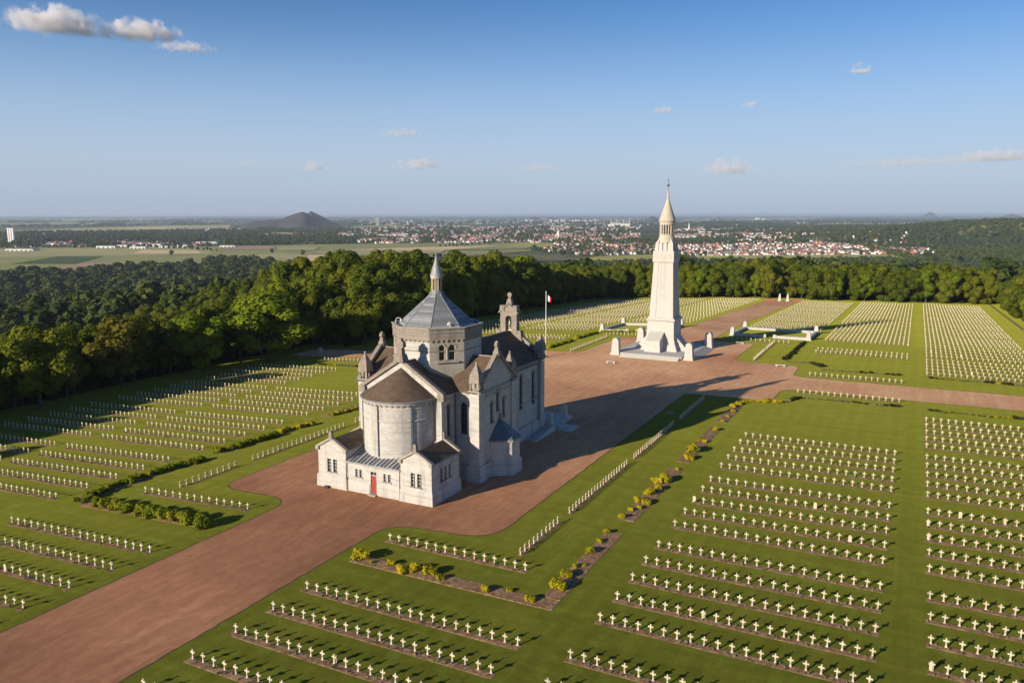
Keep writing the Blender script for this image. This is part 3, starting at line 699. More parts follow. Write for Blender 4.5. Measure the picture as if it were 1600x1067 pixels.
def slab(quad, th_, name, mat, parent=None):
    q = [Vector(p) for p in quad]; nn = (q[1]-q[0]).cross(q[2]-q[0]).normalized()
    if nn.z < 0: q.reverse(); nn = -nn
    m = MB(); m.extrude([p - nn * th_ for p in q], nn * th_); return m.build(name, mat, parent or ch)
def coping(p, q, wd=.8, ht=.5, name='gable_coping', mat=None, parent=None):
    return MB().bar(p, q, wd, ht).build(name, mat or S_OLD, parent or ch)

# --- choir, transepts and nave walls (mirrored about the axis)
for s in (1, -1):
    facade((7.8*s, -11.7, 0), (0, 1, 0), (s, 0, 0), [(0,0),(4.8,0),(4.8,15.9),(0,15.9)], [(2.7, 8.3, 1.15, 13.8, 1, 1, 5)])
    facade((7.8*s, -6.9, 0), (s, 0, 0), (0, -1, 0), [(0,0),(4.6,0),(4.6,15.9),(0,15.9)], [(1.7, 8.3, 1.35, 13.9, 1, 1, 5)])
    facade((12.4*s, -6.9, 0), (0, 1, 0), (s, 0, 0), [(0,0),(13.8,0),(13.8,16.3),(6.9,21.5),(0,16.3)],
           [(4.9, 9.6, 1.15, 13.3, 1, 1, 4), (7.2, 11.2, 1.25, 14.9, 1, 1, 4), (9.5, 9.6, 1.15, 13.3, 1, 1, 4)])
    facade((7.8*s, 6.9, 0), (s, 0, 0), (0, 1, 0), [(0,0),(4.6,0),(4.6,15.9),(0,15.9)], [])
    facade((7.7*s, 6.9, 0), (0, 1, 0), (s, 0, 0), [(0,0),(22.4,0),(22.4,15.8),(0,15.8)],
           [(3.6, 6.8, 1.5, 13.7, 1, 1, 6), (12.3, 6.8, 1.5, 13.7, 1, 1, 6), (18.0, 6.8, 1.5, 13.7, 1, 1, 6)])
    # moulded base, string courses, cornice
    for z0, z1, d0, d1, nm, mt in ((0, 2.7, .38, .38, 'plinth', S_PALE), (2.7, 3.05, .38, .04, 'plinth_chamfer', S_TRIM)):
        m = MB()
        for (x0, x1, y0, y1) in ((5.0, 12.4, -6.9, 6.9), (3.0, 7.7, 6.0, 29.3)):
            xa, xb = s * x0, s * (x1 + d0); xa2, xb2 = s * x0, s * (x1 + d1)
            lo, hi = min(xa, xb), max(xa, xb); lo2, hi2 = min(xa2, xb2), max(xa2, xb2)
            m.add([(lo,y0-d0,z0),(hi,y0-d0,z0),(hi,y1+d0,z0),(lo,y1+d0,z0),(lo2,y0-d1,z1),(hi2,y0-d1,z1),(hi2,y1+d1,z1),(lo2,y1+d1,z1)],
                  [(4,5,6,7),(0,1,5,4),(1,2,6,5),(2,3,7,6),(3,0,4,7)])
        m.build(nm, mt, ch)
    m = MB()
    for (p, q_) in (((7.85*s,-11.2),(7.85*s,-7.3)), ((8.2*s,-6.95),(11.3*s,-6.95)), ((7.75*s,7.4),(7.75*s,28.4)), ((12.45*s,-5.8),(12.45*s,5.8))):
        m.bar((*p, 15.55), (*q_, 15.55), .42, .5)
        m.bar((*p, 14.75), (*q_, 14.75), .2, .22)
    m.build('cornice', S_TRIM, ch)
    m = MB()
    for (p, q_) in (((7.85*s,-11.2),(7.85*s,-7.3)), ((8.2*s,-6.95),(11.3*s,-6.95)), ((7.75*s,7.4),(7.75*s,28.4))):
        m.bar((*p, 7.7), (*q_, 7.7), .16, .18); 
    m.build('string_course', S_TRIM, ch)
    m = MB()
    L = 21.0; n = 26
    for i in range(n): y = 7.8 + L * i / n; m.box(min(7.7*s, 8.02*s), max(7.7*s, 8.02*s), y, y + .32, 14.86, 15.3)
    m.build('corbel_table', S_TRIM, ch)
    # pilasters and corner piers
    for (x, y, a, b, z1) in ((7.9, 16.6, .32, .55, 14.6), (7.9, 28.4, .4, .9, 15.2), (7.9, 7.6, .3, .5, 14.6)):
        MB().box(min(s*(x-a), s*(x+a)), max(s*(x-a), s*(x+a)), y-b, y+b, 0, z1).build('pilaster', S_PALE, ch)
    for yc in (-6.25, 6.25):
        MB().frustum(s*11.75, yc, 0, 2.9, 1.35, 1.35, 1.25, 1.25).build('pier_base', S_PALE, ch)
        MB().frustum(s*11.75, yc, 2.9, 15.6, .98, .98, .98, .98).build('corner_pier', S_PALE, ch)
    # gutters and downpipes
    MB().tube((8.15*s, 7.3, 15.85), (8.15*s, 28.2, 15.85), .12, n=8).build('gutter', SLATE, ch)
    MB().tube((8.02*s, 27.0, 15.7), (8.02*s, 27.0, .3), .09, n=8).build('downpipe', SLATE, ch)
    MB().tube((8.0*s, -7.15, 15.4), (8.0*s, -7.15, 3.2), .08, n=8).build('downpipe', SLATE, ch)
facade((-7.8, -11.7, 0), (1, 0, 0), (0, -1, 0), [(0,0),(15.6,0),(15.6,16.1),(7.8,21.2),(0,16.1)])
facade((-7.7, 29.3, 0), (1, 0, 0), (0, 1, 0), [(0,0),(15.4,0),(15.4,16.2),(7.7,21.6),(0,16.2)], [(4.2, 7, 1.6, 13, 1, 1, 5), (11.2, 7, 1.6, 13, 1, 1, 5)])

# --- roofs
for s in (1, -1):
    slab([(8.15*s,-11.45,15.75),(0,-11.45,20.75),(0,-1,20.75),(8.15*s,-1,15.75)], .22, 'choir_roof', TILE)
    slab([(8.05*s,1,15.8),(0,1,21.15),(0,29.0,21.15),(8.05*s,29.0,15.8)], .22, 'nave_roof', TILE)
    for t in (1, -1):
        slab([(1.0*s,7.25*t,15.82),(1.0*s,0,21.0),(12.15*s,0,21.0),(12.15*s,7.25*t,15.82)], .22, 'transept_roof', TILE)
        MB().bar((12.4*s, 7.35*t, 16.15), (12.4*s, 0.15*t, 21.75), .8, .5).build('gable_coping', S_OLD, ch)
    MB().bar((1.5*s, 0, 21.05), (12.0*s, 0, 21.05), .26, .2).build('ridge_tiles', S_OLD, ch)
    coping((8.5*s, -11.7, 16.05), (0.05*s, -11.7, 21.5), .9, .55)
    coping((8.3*s, 29.3, 16.1), (1.4*s, 29.3, 21.0), .8, .5)
    # kneelers and stepped buttresses of the choir gable
    MB().box(min(7.5*s,8.75*s), max(7.5*s,8.75*s), -12.2, -11.15, 15.0, 16.15).build('kneeler', S_OLD, ch)
    m = MB(); m.box(min(7.35*s,8.45*s), max(7.35*s,8.45*s), -12.35, -11.1, 0, 12.6); m.frustum(s*7.9, -11.75, 12.6, 15.0, .55, .6, .42, .46); m.build('buttress', S_PALE, ch)
MB().bar((0, -11.2, 20.85), (0, -6.5, 20.85), .26, .2).build('ridge_tiles', S_OLD, ch)
MB().bar((0, 7, 21.2), (0, 28, 21.2), .26, .2).build('ridge_tiles', S_OLD, ch)

def finial_cross(cx, cy, z, hgt, axis='x', name='gable_finial'):
    f = MB(); w_ = hgt * .14
    f.frustum(cx, cy, z - .5, z + hgt * .22, w_*2.1, w_*1.9, w_*1.5, w_*1.4); f.frustum(cx, cy, z + hgt*.22, z + hgt*.5, w_*1.2, w_*1.1, w_*.95, w_*.95)
    a = (1.75, 1.0) if axis == 'x' else (1.0, 1.75)
    f.frustum(cx, cy, z + hgt*.5, z + hgt*.60, w_*.8, w_*.8, w_*a[0], w_*a[1]); f.frustum(cx, cy, z + hgt*.60, z + hgt*.86, w_*a[0]*.98, w_*a[1]*.98, w_*a[0]*.85, w_*a[1]*.85)
    f.frustum(cx, cy, z + hgt*.86, z + hgt, w_*.95, w_*.9, w_*.5, w_*.5)
    return f.build(name, S_OLD, ch)
finial_cross(0, -11.7, 21.6, 3.5)
for s in (1, -1): finial_cross(12.4*s, 0, 21.7, 2.2, 'y')
# --- turrets on the transept corners and the west front
def turret(cx, cy, z, k=1.0):
    t = MB(); t.frustum(cx, cy, z - .45, z, .75*k, .75*k, 1.12*k, 1.12*k); t.frustum(cx, cy, z, z + .16, 1.12*k, 1.12*k, 1.12*k, 1.12*k)
    t.frustum(cx, cy, z + .16, z + 1.45*k, .52*k, .52*k, .52*k, .52*k); o = t.build('turret', S_TRIM, ch)
    for a, b in ((-.78,-.78),(.78,-.78),(.78,.78),(-.78,.78),(0,-.8),(0,.8),(.8,0),(-.8,0)):
        MB().tube((cx+a*k, cy+b*k, z+.16), (cx+a*k, cy+b*k, z+1.45*k), .12*k, n=7).build('colonnette', S_TRIM, o)
    c = MB(); c.frustum(cx, cy, z+1.45*k, z+1.7*k, 1.02*k, 1.02*k, 1.0*k, 1.0*k); c.frustum(cx, cy, z+1.7*k, z+2.9*k, .97*k, .97*k, .88*k, .88*k); c.frustum(cx, cy, z+2.9*k, z+4.7*k, .88*k, .88*k, .12*k, .12*k)
    c.build('turret_cap', S_OLD, o); MB().lathe([(.02, z+4.6*k), (.17*k, z+4.75*k), (.2*k, z+4.9*k), (.14*k, z+5.06*k), (.01, z+5.12*k)], 10, cx, cy).build('finial_ball', S_TRIM, o)
    for a in (1, -1):
        MB().bar((cx+a*.9*k, cy-.9*k, z-.2), (cx+a*1.5*k, cy-1.5*k, z-.05), .28, .3).build('gargoyle', S_OLD, o)
for s in (1, -1):
    turret(11.75*s, -6.25, 16.0); turret(11.75*s, 6.25, 16.0); turret(7.55*s, 28.6, 16.0, 1.0)

# --- crossing octagon
AP = 7.5; SIDE = 2 * AP * math.tan(R(22.5))
for k in range(8):
    a = R(45 * k); N = Vector((math.sin(a), -math.cos(a), 0)); U = Vector((math.cos(a), math.sin(a), 0)); O = N * AP - U * SIDE / 2
    wins = [(SIDE/2 - .92, 20.7, .98, 23.35, 1, 1, 3), (SIDE/2 + .92, 20.7, .98, 23.35, 1, 1, 3)] if k % 2 else []
    facade(O, U, N, [(0, 14.5), (SIDE, 14.5), (SIDE, 23.95), (0, 23.95)], wins, S_TRIM if k % 2 else S_PALE, depth=.5, name='drum_wall')
    if k % 2:
        c0 = N * (AP + .06) ; c = MB()
        c.tube((c0.x, c0.y, 20.75), (c0.x, c0.y, 22.6), .17, n=10); c.lathe([(.16, 22.55), (.3, 22.85), (.34, 22.9), (.34, 23.0)], 10, c0.x, c0.y); c.build('window_column', S_TRIM, ch)
        q0 = N * (AP + .12); q1 = q0 + U * 2.1; q2 = q0 - U * 2.1
        MB().bar((q2.x, q2.y, 20.42), (q1.x, q1.y, 20.42), .5, .26).build('window_ledge', S_TRIM, ch)
    b = MB(); p0, p1 = N * (AP + .02) - U * (SIDE/2 + .05), N * (AP + .02) + U * (SIDE/2 + .05)
    b.bar((p0.x, p0.y, 22.3), (p1.x, p1.y, 22.3), .14, .16); b.build('string_course', S_OLD, ch)
    # corbelled frieze
    m = MB(); AP2 = AP + .17; S2 = 2 * AP2 * math.tan(R(22.5)); O2 = N * AP2 - U * S2 / 2
    m.wall(O2, U, N, [(0, 24.35), (S2, 24.35), (S2, 26.25), (0, 26.25)])
    m.add([N * AP - U * SIDE/2 + Vector((0,0,23.95)), N * AP + U * SIDE/2 + Vector((0,0,23.95)), O2 + U * S2 + Vector((0,0,24.35)), O2 + Vector((0,0,24.35))], [(0,1,2,3)])
    m.build('frieze', S_OLD, ch)
    m = MB()
    for i in range(7):
        c = O2 + U * (S2 * (i + .5) / 7); m.bar((c - N*.12) + Vector((0,0,23.95)), (c - N*.02) + Vector((0,0,24.3)), .3, .24, 0, tuple(N))
    m.build('corbel_table', S_TRIM, ch)
    m = MB()
    for i in range(18):
        c = O2 + U * (S2 * (i + .5) / 18) + N * .03; m.bar(c + Vector((0,0,25.45)), c + Vector((0,0,25.95)), .2, .12, 0, tuple(N))
    m.build('dentils', S_TRIM, ch)
    e0, e1 = N * (AP2 - .1) - U * (S2/2), N * (AP2 - .1) + U * (S2/2)
    MB().bar((e0.x, e0.y, 26.34), (e1.x, e1.y, 26.34), .62, .2).build('parapet', S_TRIM, ch)
MB().prism([((AP-.2)/math.cos(R(22.5)) * math.sin(R(22.5+45*k)), (AP-.2)/math.cos(R(22.5)) * math.cos(R(22.5+45*k))) for k in range(8)][::-1], 25.7, 25.98).build('gutter_floor', SLATE, ch)
# --- concave lead roof in overlapping courses
PR = [(25.95, 6.72), (26.8, 5.95), (27.7, 5.0), (28.5, 4.2), (29.2, 3.5), (30.2, 2.45), (31.0, 1.6), (31.5, 1.18), (31.9, 1.02)]
def prf(z):
    for (z0, r0), (z1, r1) in zip(PR, PR[1:]):
        if z <= z1: return r0 + (r1 - r0) * (z - z0) / (z1 - z0)
    return PR[-1][1]
dome = MB().lathe([((prf(z) - .1) / math.cos(R(22.5)), z) for z in np.linspace(25.95, 31.9, 18)], 8, rot=R(22.5)).build('dome_roof', LEAD_D, ch)
NC = 17
for i in range(NC):
    z0 = 25.95 + (31.85 - 25.95) * i / NC; z1 = 25.95 + (31.85 - 25.95) * (i + 1) / NC + .03
    r0, r1 = prf(z0) + .15, prf(z1) - .02
    for k in range(8):
        a = R(45 * k); N = Vector((math.sin(a), -math.cos(a), 0)); U = Vector((math.cos(a), math.sin(a), 0)); t = math.tan(R(22.5))
        m = MB(); A = [N*r0 - U*r0*t + Vector((0,0,z0)), N*r0 + U*r0*t + Vector((0,0,z0)), N*r1 + U*r1*t + Vector((0,0,z1)), N*r1 - U*r1*t + Vector((0,0,z1))]
        r2 = r0 - .24; B = [N*r2 - U*r2*t + Vector((0,0,z0 - .01)), N*r2 + U*r2*t + Vector((0,0,z0 - .01))]
        m.add(A + B, [(0,1,2,3), (4,5,1,0)]); m.build('lead_sheet', LEAD_S, dome, fix=False)
for k in range(8):
    a = R(22.5 + 45 * k); m = MB(); pts = [((prf(z)+.06)/math.cos(R(22.5))*math.sin(a), -(prf(z)+.06)/math.cos(R(22.5))*math.cos(a), z+.02) for z in np.linspace(26.0, 31.85, 12)]
    for p, q_ in zip(pts, pts[1:]): m.bar(p, q_, .16, .12)
    m.build('hip_roll', LEAD, dome)
lan = MB().lathe([(1.2, 31.75), (1.2, 32.0), (1.02, 32.1), (1.02, 32.4), (.5, 32.42), (.42, 32.5), (.42, 34.4)], 16).build('lantern', LEAD, ch)
COLY = plain('lantern_column', (0.42, 0.33, 0.19), 0.7, 0.15)
for k in range(10):
    a = 2 * math.pi * k / 10; MB().tube((.86*math.cos(a), .86*math.sin(a), 32.4), (.86*math.cos(a), .86*math.sin(a), 34.45), .12, n=8).build('column', COLY, lan)
MB().lathe([(.4, 34.4), (1.02, 34.42), (1.06, 34.6), (1.06, 35.0), (1.14, 35.05), (1.14, 35.12)], 20).build('lantern_ring', S_PALE, lan)
pf = []
for i in range(10):
    z0 = 35.1 + 3.4 * i / 10; r0 = 1.1 * (1 - i / 10.6); pf += [(r0, z0), (1.1 * (1 - (i + 1) / 10.6) + .03, z0 + .34)]
MB().lathe(pf + [(.09, 38.6), (.09, 38.75), (.2, 38.85), (.2, 39.0), (.03, 39.15)], 16).build('spire', LEAD, lan)
for s, ang in ((1, 50), (-1, -60)):      # white floodlights on bent arms on the parapet
    a = R(ang); c = Vector((math.sin(a), -math.cos(a), 0)); b0 = c * 7.5; m = MB()
    pts = [b0 + Vector((0,0,26.4)), b0 + Vector((0,0,27.0)), b0*0.97 + Vector((0,0,27.3)), b0*.9 + Vector((0,0,27.3)), b0*.87 + Vector((0,0,27.0))]
    for p, q_ in zip(pts, pts[1:]): m.tube(p, q_, .07, n=6)
    m.box(b0.x*.87-.16, b0.x*.87+.16, b0.y*.87-.16, b0.y*.87+.16, 26.75, 27.05); m.build('floodlight', WHITE, ch)

# --- apse
AY, AR = -11.75, 6.5
MB().lathe([(6.9,0),(6.9,2.5),(6.56,2.75),(6.5,6.5),(6.5,12.0),(6.6,12.04),(6.6,12.2),(6.5,12.28),(6.5,14.05),(6.56,14.1),(6.56,14.25),(6.5,14.3),(6.5,14.55),(6.74,14.95),(6.82,15.25)], 48, 0, AY, a0=math.pi, a1=2*math.pi).build('apse_wall', S_PALE, ch)
MB().lathe([(6.82,15.25),(7.0,15.28),(7.04,15.45),(6.94,15.52),(6.8,15.5)], 48, 0, AY, a0=math.pi, a1=2*math.pi).build('gutter', LEAD, ch)
MB().lathe([(6.92,15.48),(4.6,17.0),(2.3,18.5),(.05,20.0)], 48, 0, AY, a0=math.pi, a1=2*math.pi).build('apse_roof', TILE, ch)
m = MB()
for i in range(22):
    a = math.pi * (1 + (i + .5) / 22); c = Vector((math.cos(a), math.sin(a), 0)); p = Vector((0, AY, 0)) + c * 6.5
    m.bar(p + Vector((0,0,14.56)), p + c*.24 + Vector((0,0,14.98)), .26, .2, 0, tuple(c))
m.build('corbel_table', S_TRIM, ch)
for dg in (212, 268, 318):
    a = R(dg); c = Vector((math.cos(a), math.sin(a), 0)); p = Vector((0, AY, 0)) + c * 6.66
    MB().tube((p.x, p.y, 15.3), (p.x, p.y, 6.0), .1, n=8).build('downpipe', SLATE, ch)

# --- sacristy
FY, BY = -20.4, -11.9
for s in (1, -1):
    xc, hw = 8.5 * s, 2.95
    x0, x1 = xc - hw, xc + hw
    facade((x0, FY, 0), (1,0,0), (0,-1,0), [(0,0),(2*hw,0),(2*hw,6.9),(hw,8.6),(0,6.9)], [(hw-.62, 2.75, .82, 5.0, 0, 1, 3), (hw+.62, 2.75, .82, 5.0, 0, 1, 3)], depth=.3)
    xo = x1 if s > 0 else x0; xi = x0 if s > 0 else x1
    facade((xo, FY, 0), (0,1,0), (s,0,0), [(0,0),(8.5,0),(8.5,6.9),(0,6.9)], [(3.0, 3.3, .6, 5.5, 0, 0, 1), (4.25, 3.3, .6, 5.5, 0, 0, 1), (5.5, 3.3, .6, 5.5, 0, 0, 1)], depth=.3)
    facade((xi, FY, 0), (0,1,0), (-s,0,0), [(0,0),(8.5,0),(8.5,6.9),(0,6.9)])
    facade((x0, BY, 0), (1,0,0), (0,1,0), [(0,0),(2*hw,0),(2*hw,6.9),(hw,8.6),(0,6.9)])
    for t in (1, -1):
        slab([(xc + t*(hw+.2), FY+.3, 6.82), (xc, FY+.3, 8.5), (xc, BY-.3, 8.5), (xc + t*(hw+.2), BY-.3, 6.82)], .15, 'sacristy_roof', TILE)
        for yv in (FY, BY): coping((xc + t*(hw+.3), yv, 6.85), (xc + t*.02, yv, 8.72), .62, .34, mat=S_TRIM)
        for yv in (FY, BY): MB().box(xc+t*hw-.3, xc+t*hw+.3, yv-.36, yv+.36, 6.45, 6.98).build('kneeler', S_TRIM, ch)
        MB().tube((xc + t*(hw+.2), FY+.4, 6.78), (xc + t*(hw+.2), BY-.4, 6.78), .1, n=8).build('gutter', SLATE, ch)
    for yv in (FY, BY):
        m = MB(); m.box(xc-.42, xc+.42, yv-.36, yv+.36, 8.35, 8.8); m.extrude([(xc+a, yv-.3, z) for a, z in ((-.3,8.8),(.3,8.8),(.28,9.6),(.2,9.85),(0,9.98),(-.2,9.85),(-.28,9.6))], (0,.6,0)); m.build('gable_finial', S_OLD, ch)
    m = MB(); m.add([(x0-.28,FY-.28,0),(x1+.28,FY-.28,0),(x1+.28,BY+.28,0),(x0-.28,BY+.28,0),(x0-.22,FY-.22,2.0),(x1+.22,FY-.22,2.0),(x1+.22,BY+.22,2.0),(x0-.22,BY+.22,2.0),
                     (x0-.01,FY-.01,2.3),(x1+.01,FY-.01,2.3),(x1+.01,BY+.01,2.3),(x0-.01,BY+.01,2.3)], [(0,1,5,4),(1,2,6,5),(2,3,7,6),(3,0,4,7),(4,5,9,8),(5,6,10,9),(6,7,11,10),(7,4,8,11)]); m.build('plinth', S_PALE, ch)
    MB().tube((5.42*s, FY-.1, 5.0), (5.42*s, FY-.22, .1), .07, n=8).build('downpipe', IRON, ch)
MF = FY + .12
facade((-5.55, MF, 0), (1,0,0), (0,-1,0), [(0,0),(11.1,0),(11.1,5.05),(0,5.05)],
       [(2.1, 2.65, .58, 3.95, 0, 1, 2), (2.95, 2.65, .58, 3.95, 0, 1, 2), (7.85, 2.65, .58, 3.95, 0, 1, 2), (8.75, 2.65, .58, 3.95, 0, 1, 2), (5.55, 0.22, 1.15, 3.95, 0, 0, 0)], depth=.3)
dr = MB().box(-.54, .54, MF+.18, MF+.26, .22, 3.25).build('door', RED, ch)
for (a, b, c, d_) in ((-.42,-.06,.5,1.6), (.06,.42,.5,1.6), (-.42,-.06,1.85,3.0), (.06,.42,1.85,3.0)):
    MB().box(a, b, MF+.15, MF+.18, c, d_).build('door_panel', RED, dr)
MB().box(.42, .5, MF+.1, MF+.18, 1.55, 1.75).build('door_handle', IRON, dr)
MB().box(-.56, .56, MF+.14, MF+.2, 3.27, 3.36).build('transom', WHITE, ch); MB().box(-.03, .03, MF+.15, MF+.2, 3.36, 3.95).build('transom_bar', WHITE, ch)
MB().box(-.75, .75, MF-.75, MF-.02, 0, .2).build('door_step', S_TRIM, ch)
for a, b in ((-5.55, -.75), (.75, 5.55)):
    MB().add([(a,MF-.16,0),(b,MF-.16,0),(b,MF-.14,1.7),(a,MF-.14,1.7),(b,MF-.005,1.9),(a,MF-.005,1.9),(b,MF-.005,0),(a,MF-.005,0)], [(0,1,2,3),(3,2,4,5),(1,6,4,2),(0,3,5,7)]).build('plinth', S_PALE, ch)
MB().bar((-5.5, MF-.14, 4.98), (5.5, MF-.14, 4.98), .3, .2).build('eaves_moulding', S_TRIM, ch)
MB().tube((-5.4, MF-.3, 5.08), (5.4, MF-.3, 5.08), .1, n=8).build('gutter', LEAD, ch)
NPN = 14
for i in range(NPN):
    xa, xb = -5.5 + 11.0 * i / NPN, -5.5 + 11.0 * (i + 1) / NPN
    slab([(xa+.02, MF-.25, 5.1), (xb-.02, MF-.25, 5.1), (xb-.02, -12.2, 7.4), (xa+.02, -12.2, 7.4)], .1, 'lead_panel', LEAD_S)
    MB().bar((xa, MF-.22, 5.15), (xa, -12.3, 7.43), .09, .14).build('roof_seam', LEAD_D, ch)
# --- stair bay on the transept
bp = [(12.3,-2.9),(15.8,-.8),(15.8,2.3),(12.3,4.4)]
def off(pl, d): 
    c = Vector((12.3, .75)); return [tuple(c + (Vector(p) - c) * (1 + d / (Vector(p) - c).length)) for p in pl]
MB().prism(bp, 0, 6.3).build('stair_bay', S_PALE, ch)
m = MB(); P0, P1 = off(bp, .42), off(bp, .05); m.prism(P0, 0, 2.3)
m.add([(*p, 2.3) for p in P0] + [(*p, 2.75) for p in P1], [(i, i+1, 4+i+1, 4+i) for i in range(3)]); m.build('plinth', S_PALE, ch)
MB().prism(off(bp, .3), 6.1, 6.42).build('eaves_moulding', S_TRIM, ch)
rb = off(bp, .42); m = MB(); m.add([(*p, 6.45) for p in rb] + [(12.45, .75, 9.9)], [(0,1,4),(1,2,4),(2,3,4),(3,2,1,0)]); m.build('bay_roof', SLATE, ch)
MB().frustum(12.6, .75, 9.5, 10.6, .3, .3, .2, .2).build('gable_finial', S_OLD, ch)
# --- bellcote on the west front
BYc = 29.3
facade((-1.95, BYc-.72, 0), (1,0,0), (0,-1,0), [(0,19.2),(3.9,19.2),(3.9,25.2),(1.95,26.7),(0,25.2)], [], S_OLD) if False else None
bell = MB(); op = arch(1.95, 20.9, 1.45, 24.4)
bell.wall((-1.95, BYc-.72, 0), (1,0,0), (0,-1,0), [(0,19.2),(3.9,19.2),(3.9,25.2),(1.95,26.8),(0,25.2)], [op], 1.44)
bell.wall((-1.95, BYc+.72, 0), (1,0,0), (0,1,0), [(0,19.2),(3.9,19.2),(3.9,25.2),(1.95,26.8),(0,25.2)], [op], 0.0)
for s in (1, -1): bell.wall((1.95*s, BYc-.72, 0), (0,1,0), (s,0,0), [(0,19.2),(1.44,19.2),(1.44,25.2),(0,25.2)])
bell = bell.build('bellcote', S_OLD, ch, fix=False)
for s in (1, -1):
    MB().bar((2.35*s, BYc, 25.0), (.02*s, BYc, 27.0), 1.9, .26).build('roof_slab', S_OLD, bell)
    MB().frustum(2.5*s, BYc, 18.8, 21.3, .75, .8, .35, .7).build('shoulder', S_OLD, bell)
    MB().box(min(1.9*s,2.1*s), max(1.9*s,2.1*s), BYc-.8, BYc+.8, 23.2, 23.42).build('string_course', S_OLD, bell)
    MB().frustum(s*1.5, BYc-.1, 25.3, 26.6, .55, .8, .5, .7).build('gablet', S_OLD, bell)
f = MB(); f.frustum(0, BYc, 26.5, 28.0, .75, .6, .42, .4); f.frustum(0, BYc, 28.0, 28.35, .25, .25, .25, .25)
f.extrude([(.5*math.cos(t), BYc-.2, 28.85+.55*math.sin(t)) for t in [2*math.pi*i/14 for i in range(14)]], (0,.4,0)); f.build('cross_finial', S_OLD, bell)
MB().lathe([(.03,23.45),(.22,23.4),(.3,23.15),(.36,22.7),(.52,22.35),(.54,22.3),(.48,22.3)], 18, 0, BYc).build('bell', BRONZE, bell, smooth=True)
MB().bar((-.75, BYc, 23.55), (.75, BYc, 23.55), .16, .2).build('headstock', IRON, bell)
# --- terrace, ramp and pillars before the west front
tr = empty('terrace_steps', (CX, CY, 0)); tag(tr, 'grey stone terrace with access ramp and steps at the shaded chapel front', 'steps')
MB().box(-10.0, 10.0, 29.45, 40.6, 0, .9).build('platform', S_WHITE, tr)
for i in range(5): MB().box(-7.0, 7.0, 40.6 + .4*i, 41.0 + .4*i, 0, .75 - .15*i).build('step', S_WHITE, tr)
m = MB(); m.add([(8.15,20.5,.02),(10.0,20.5,.02),(10.0,29.45,.88),(8.15,29.45,.88),(8.15,20.5,0),(10.0,20.5,0),(10.0,29.45,0),(8.15,29.45,0)], [(0,1,2,3),(0,4,5,1),(1,5,6,2),(3,2,6,7),(0,3,7,4)]); m.build('ramp', S_WHITE, tr)
m = MB(); m.add([(10.0,19.6,0),(10.7,19.6,0),(10.7,30,0),(10.0,30,0),(10.0,19.6,.12),(10.7,19.6,.12),(10.4,30,1.15),(10.0,30,1.15)], [(4,5,6,7),(0,1,5,4),(1,2,6,5),(2,3,7,6),(3,0,4,7)]); m.build('ramp_kerb', S_WHITE, tr)
rl = MB()
for i in range(6):
    y = 20.8 + 1.6 * i; z = .04 + .096 * (y - 20.5); rl.tube((9.2, y, z), (9.2, y, z + .95), .03, n=6)
rl.tube((9.2, 20.8, 1.0), (9.2, 28.8, 1.77), .035, n=6); rl.tube((9.2, 20.8, .55), (9.2, 28.8, 1.3), .025, n=6); rl.build('handrail', IRON, tr)
MB().box(10.0, 14.2, 30.2, 35.5, 0, .12).build('landing', S_WHITE, tr)
for i in range(3): MB().box(10.0, 11.6 - .4*i, 31.0, 34.6, .12 + .2*i, .32 + .2*i).build('step', S_WHITE, tr)
rl = MB()
for y in (31.0, 34.5):
    for x in (10.2, 11.8): rl.tube((x, y, .2 if x > 11 else .85), (x, y, 1.15 if x > 11 else 1.8), .03, n=6)
    rl.tube((10.2, y, 1.8), (11.8, y, 1.15), .035, n=6)
rl.build('handrail', IRON, tr)
def pylon_mesh(wd, dp, hh):
    m = MB(); n = 8; zt = hh - wd * .40
    m.frustum(0, 0, 0, .22, wd*.66, dp*.66, wd*.66, dp*.66); m.frustum(0, 0, .22, hh*.16, wd*.60, dp*.60, wd*.56, dp*.56)
    base = [(-wd*.52, hh*.16), (wd*.52, hh*.16), (wd*.42, zt)] + [(wd*.42*math.cos(t), zt + wd*.40*math.sin(t)) for t in [math.pi*i/n for i in range(1, n)]] + [(-wd*.42, zt)]
    m.extrude([(x, -dp*.48, z) for x, z in base], (0, dp*.96, 0))
    return m
for (x, y) in ((9.0, 30.7), (9.0, 38.6), (-9.0, 30.7), (-9.0, 38.6)):
    p = pylon_mesh(1.25, 1.25, 2.7).build('terrace_pillar', S_WHITE); p.location = (CX + x, CY + y, .9)
    tag(p, 'round topped stone pillar on the shaded terrace at the chapel front', 'pillar', 'pillars on the chapel terrace')
o = MB().frustum(0, 0, 0, .38, .5, .32, .34, .2).build('boulder', plain('dark_stone', (.06,.055,.05), .9, .3, 3)); o.location = (CX - 9.3, CY + FY - .7, 0); tag(o, 'small dark stone lying at the foot of the sacristy wall', 'stone')

# ================================================================== THE LANTERN TOWER
TX, TY = -75.1, 261.8
tp = empty('tower_platform', (TX, TY, 0)); tag(tp, 'white stone stepped platform under the lantern tower', 'platform')
PZ = 0.95
MB().box(-10.2, 10.2, -15.0, 15.0, 0, PZ).build('platform_slab', S_WHITE, tp)
for s in (1, -1): MB().box(min(10.2*s, 11.6*s), max(10.2*s, 11.6*s), -11.2, 11.2, 0, PZ - .003).build('platform_slab', S_WHITE, tp)
NS = 6
for i in range(NS):
    zt = PZ * (NS - i - .0) / (NS + 1)
    for s in (1, -1):
        a, b = 15.0 + .46 * i, 15.46 + .46 * i; MB().box(-9.7, 9.7, min(s*a, s*b), max(s*a, s*b), 0, zt).build('step', S_WHITE, tp)
        a, b = 11.6 + .46 * i, 12.06 + .46 * i; MB().box(min(s*a, s*b), max(s*a, s*b), -11.2, 11.2, 0, zt).build('step', S_WHITE, tp)
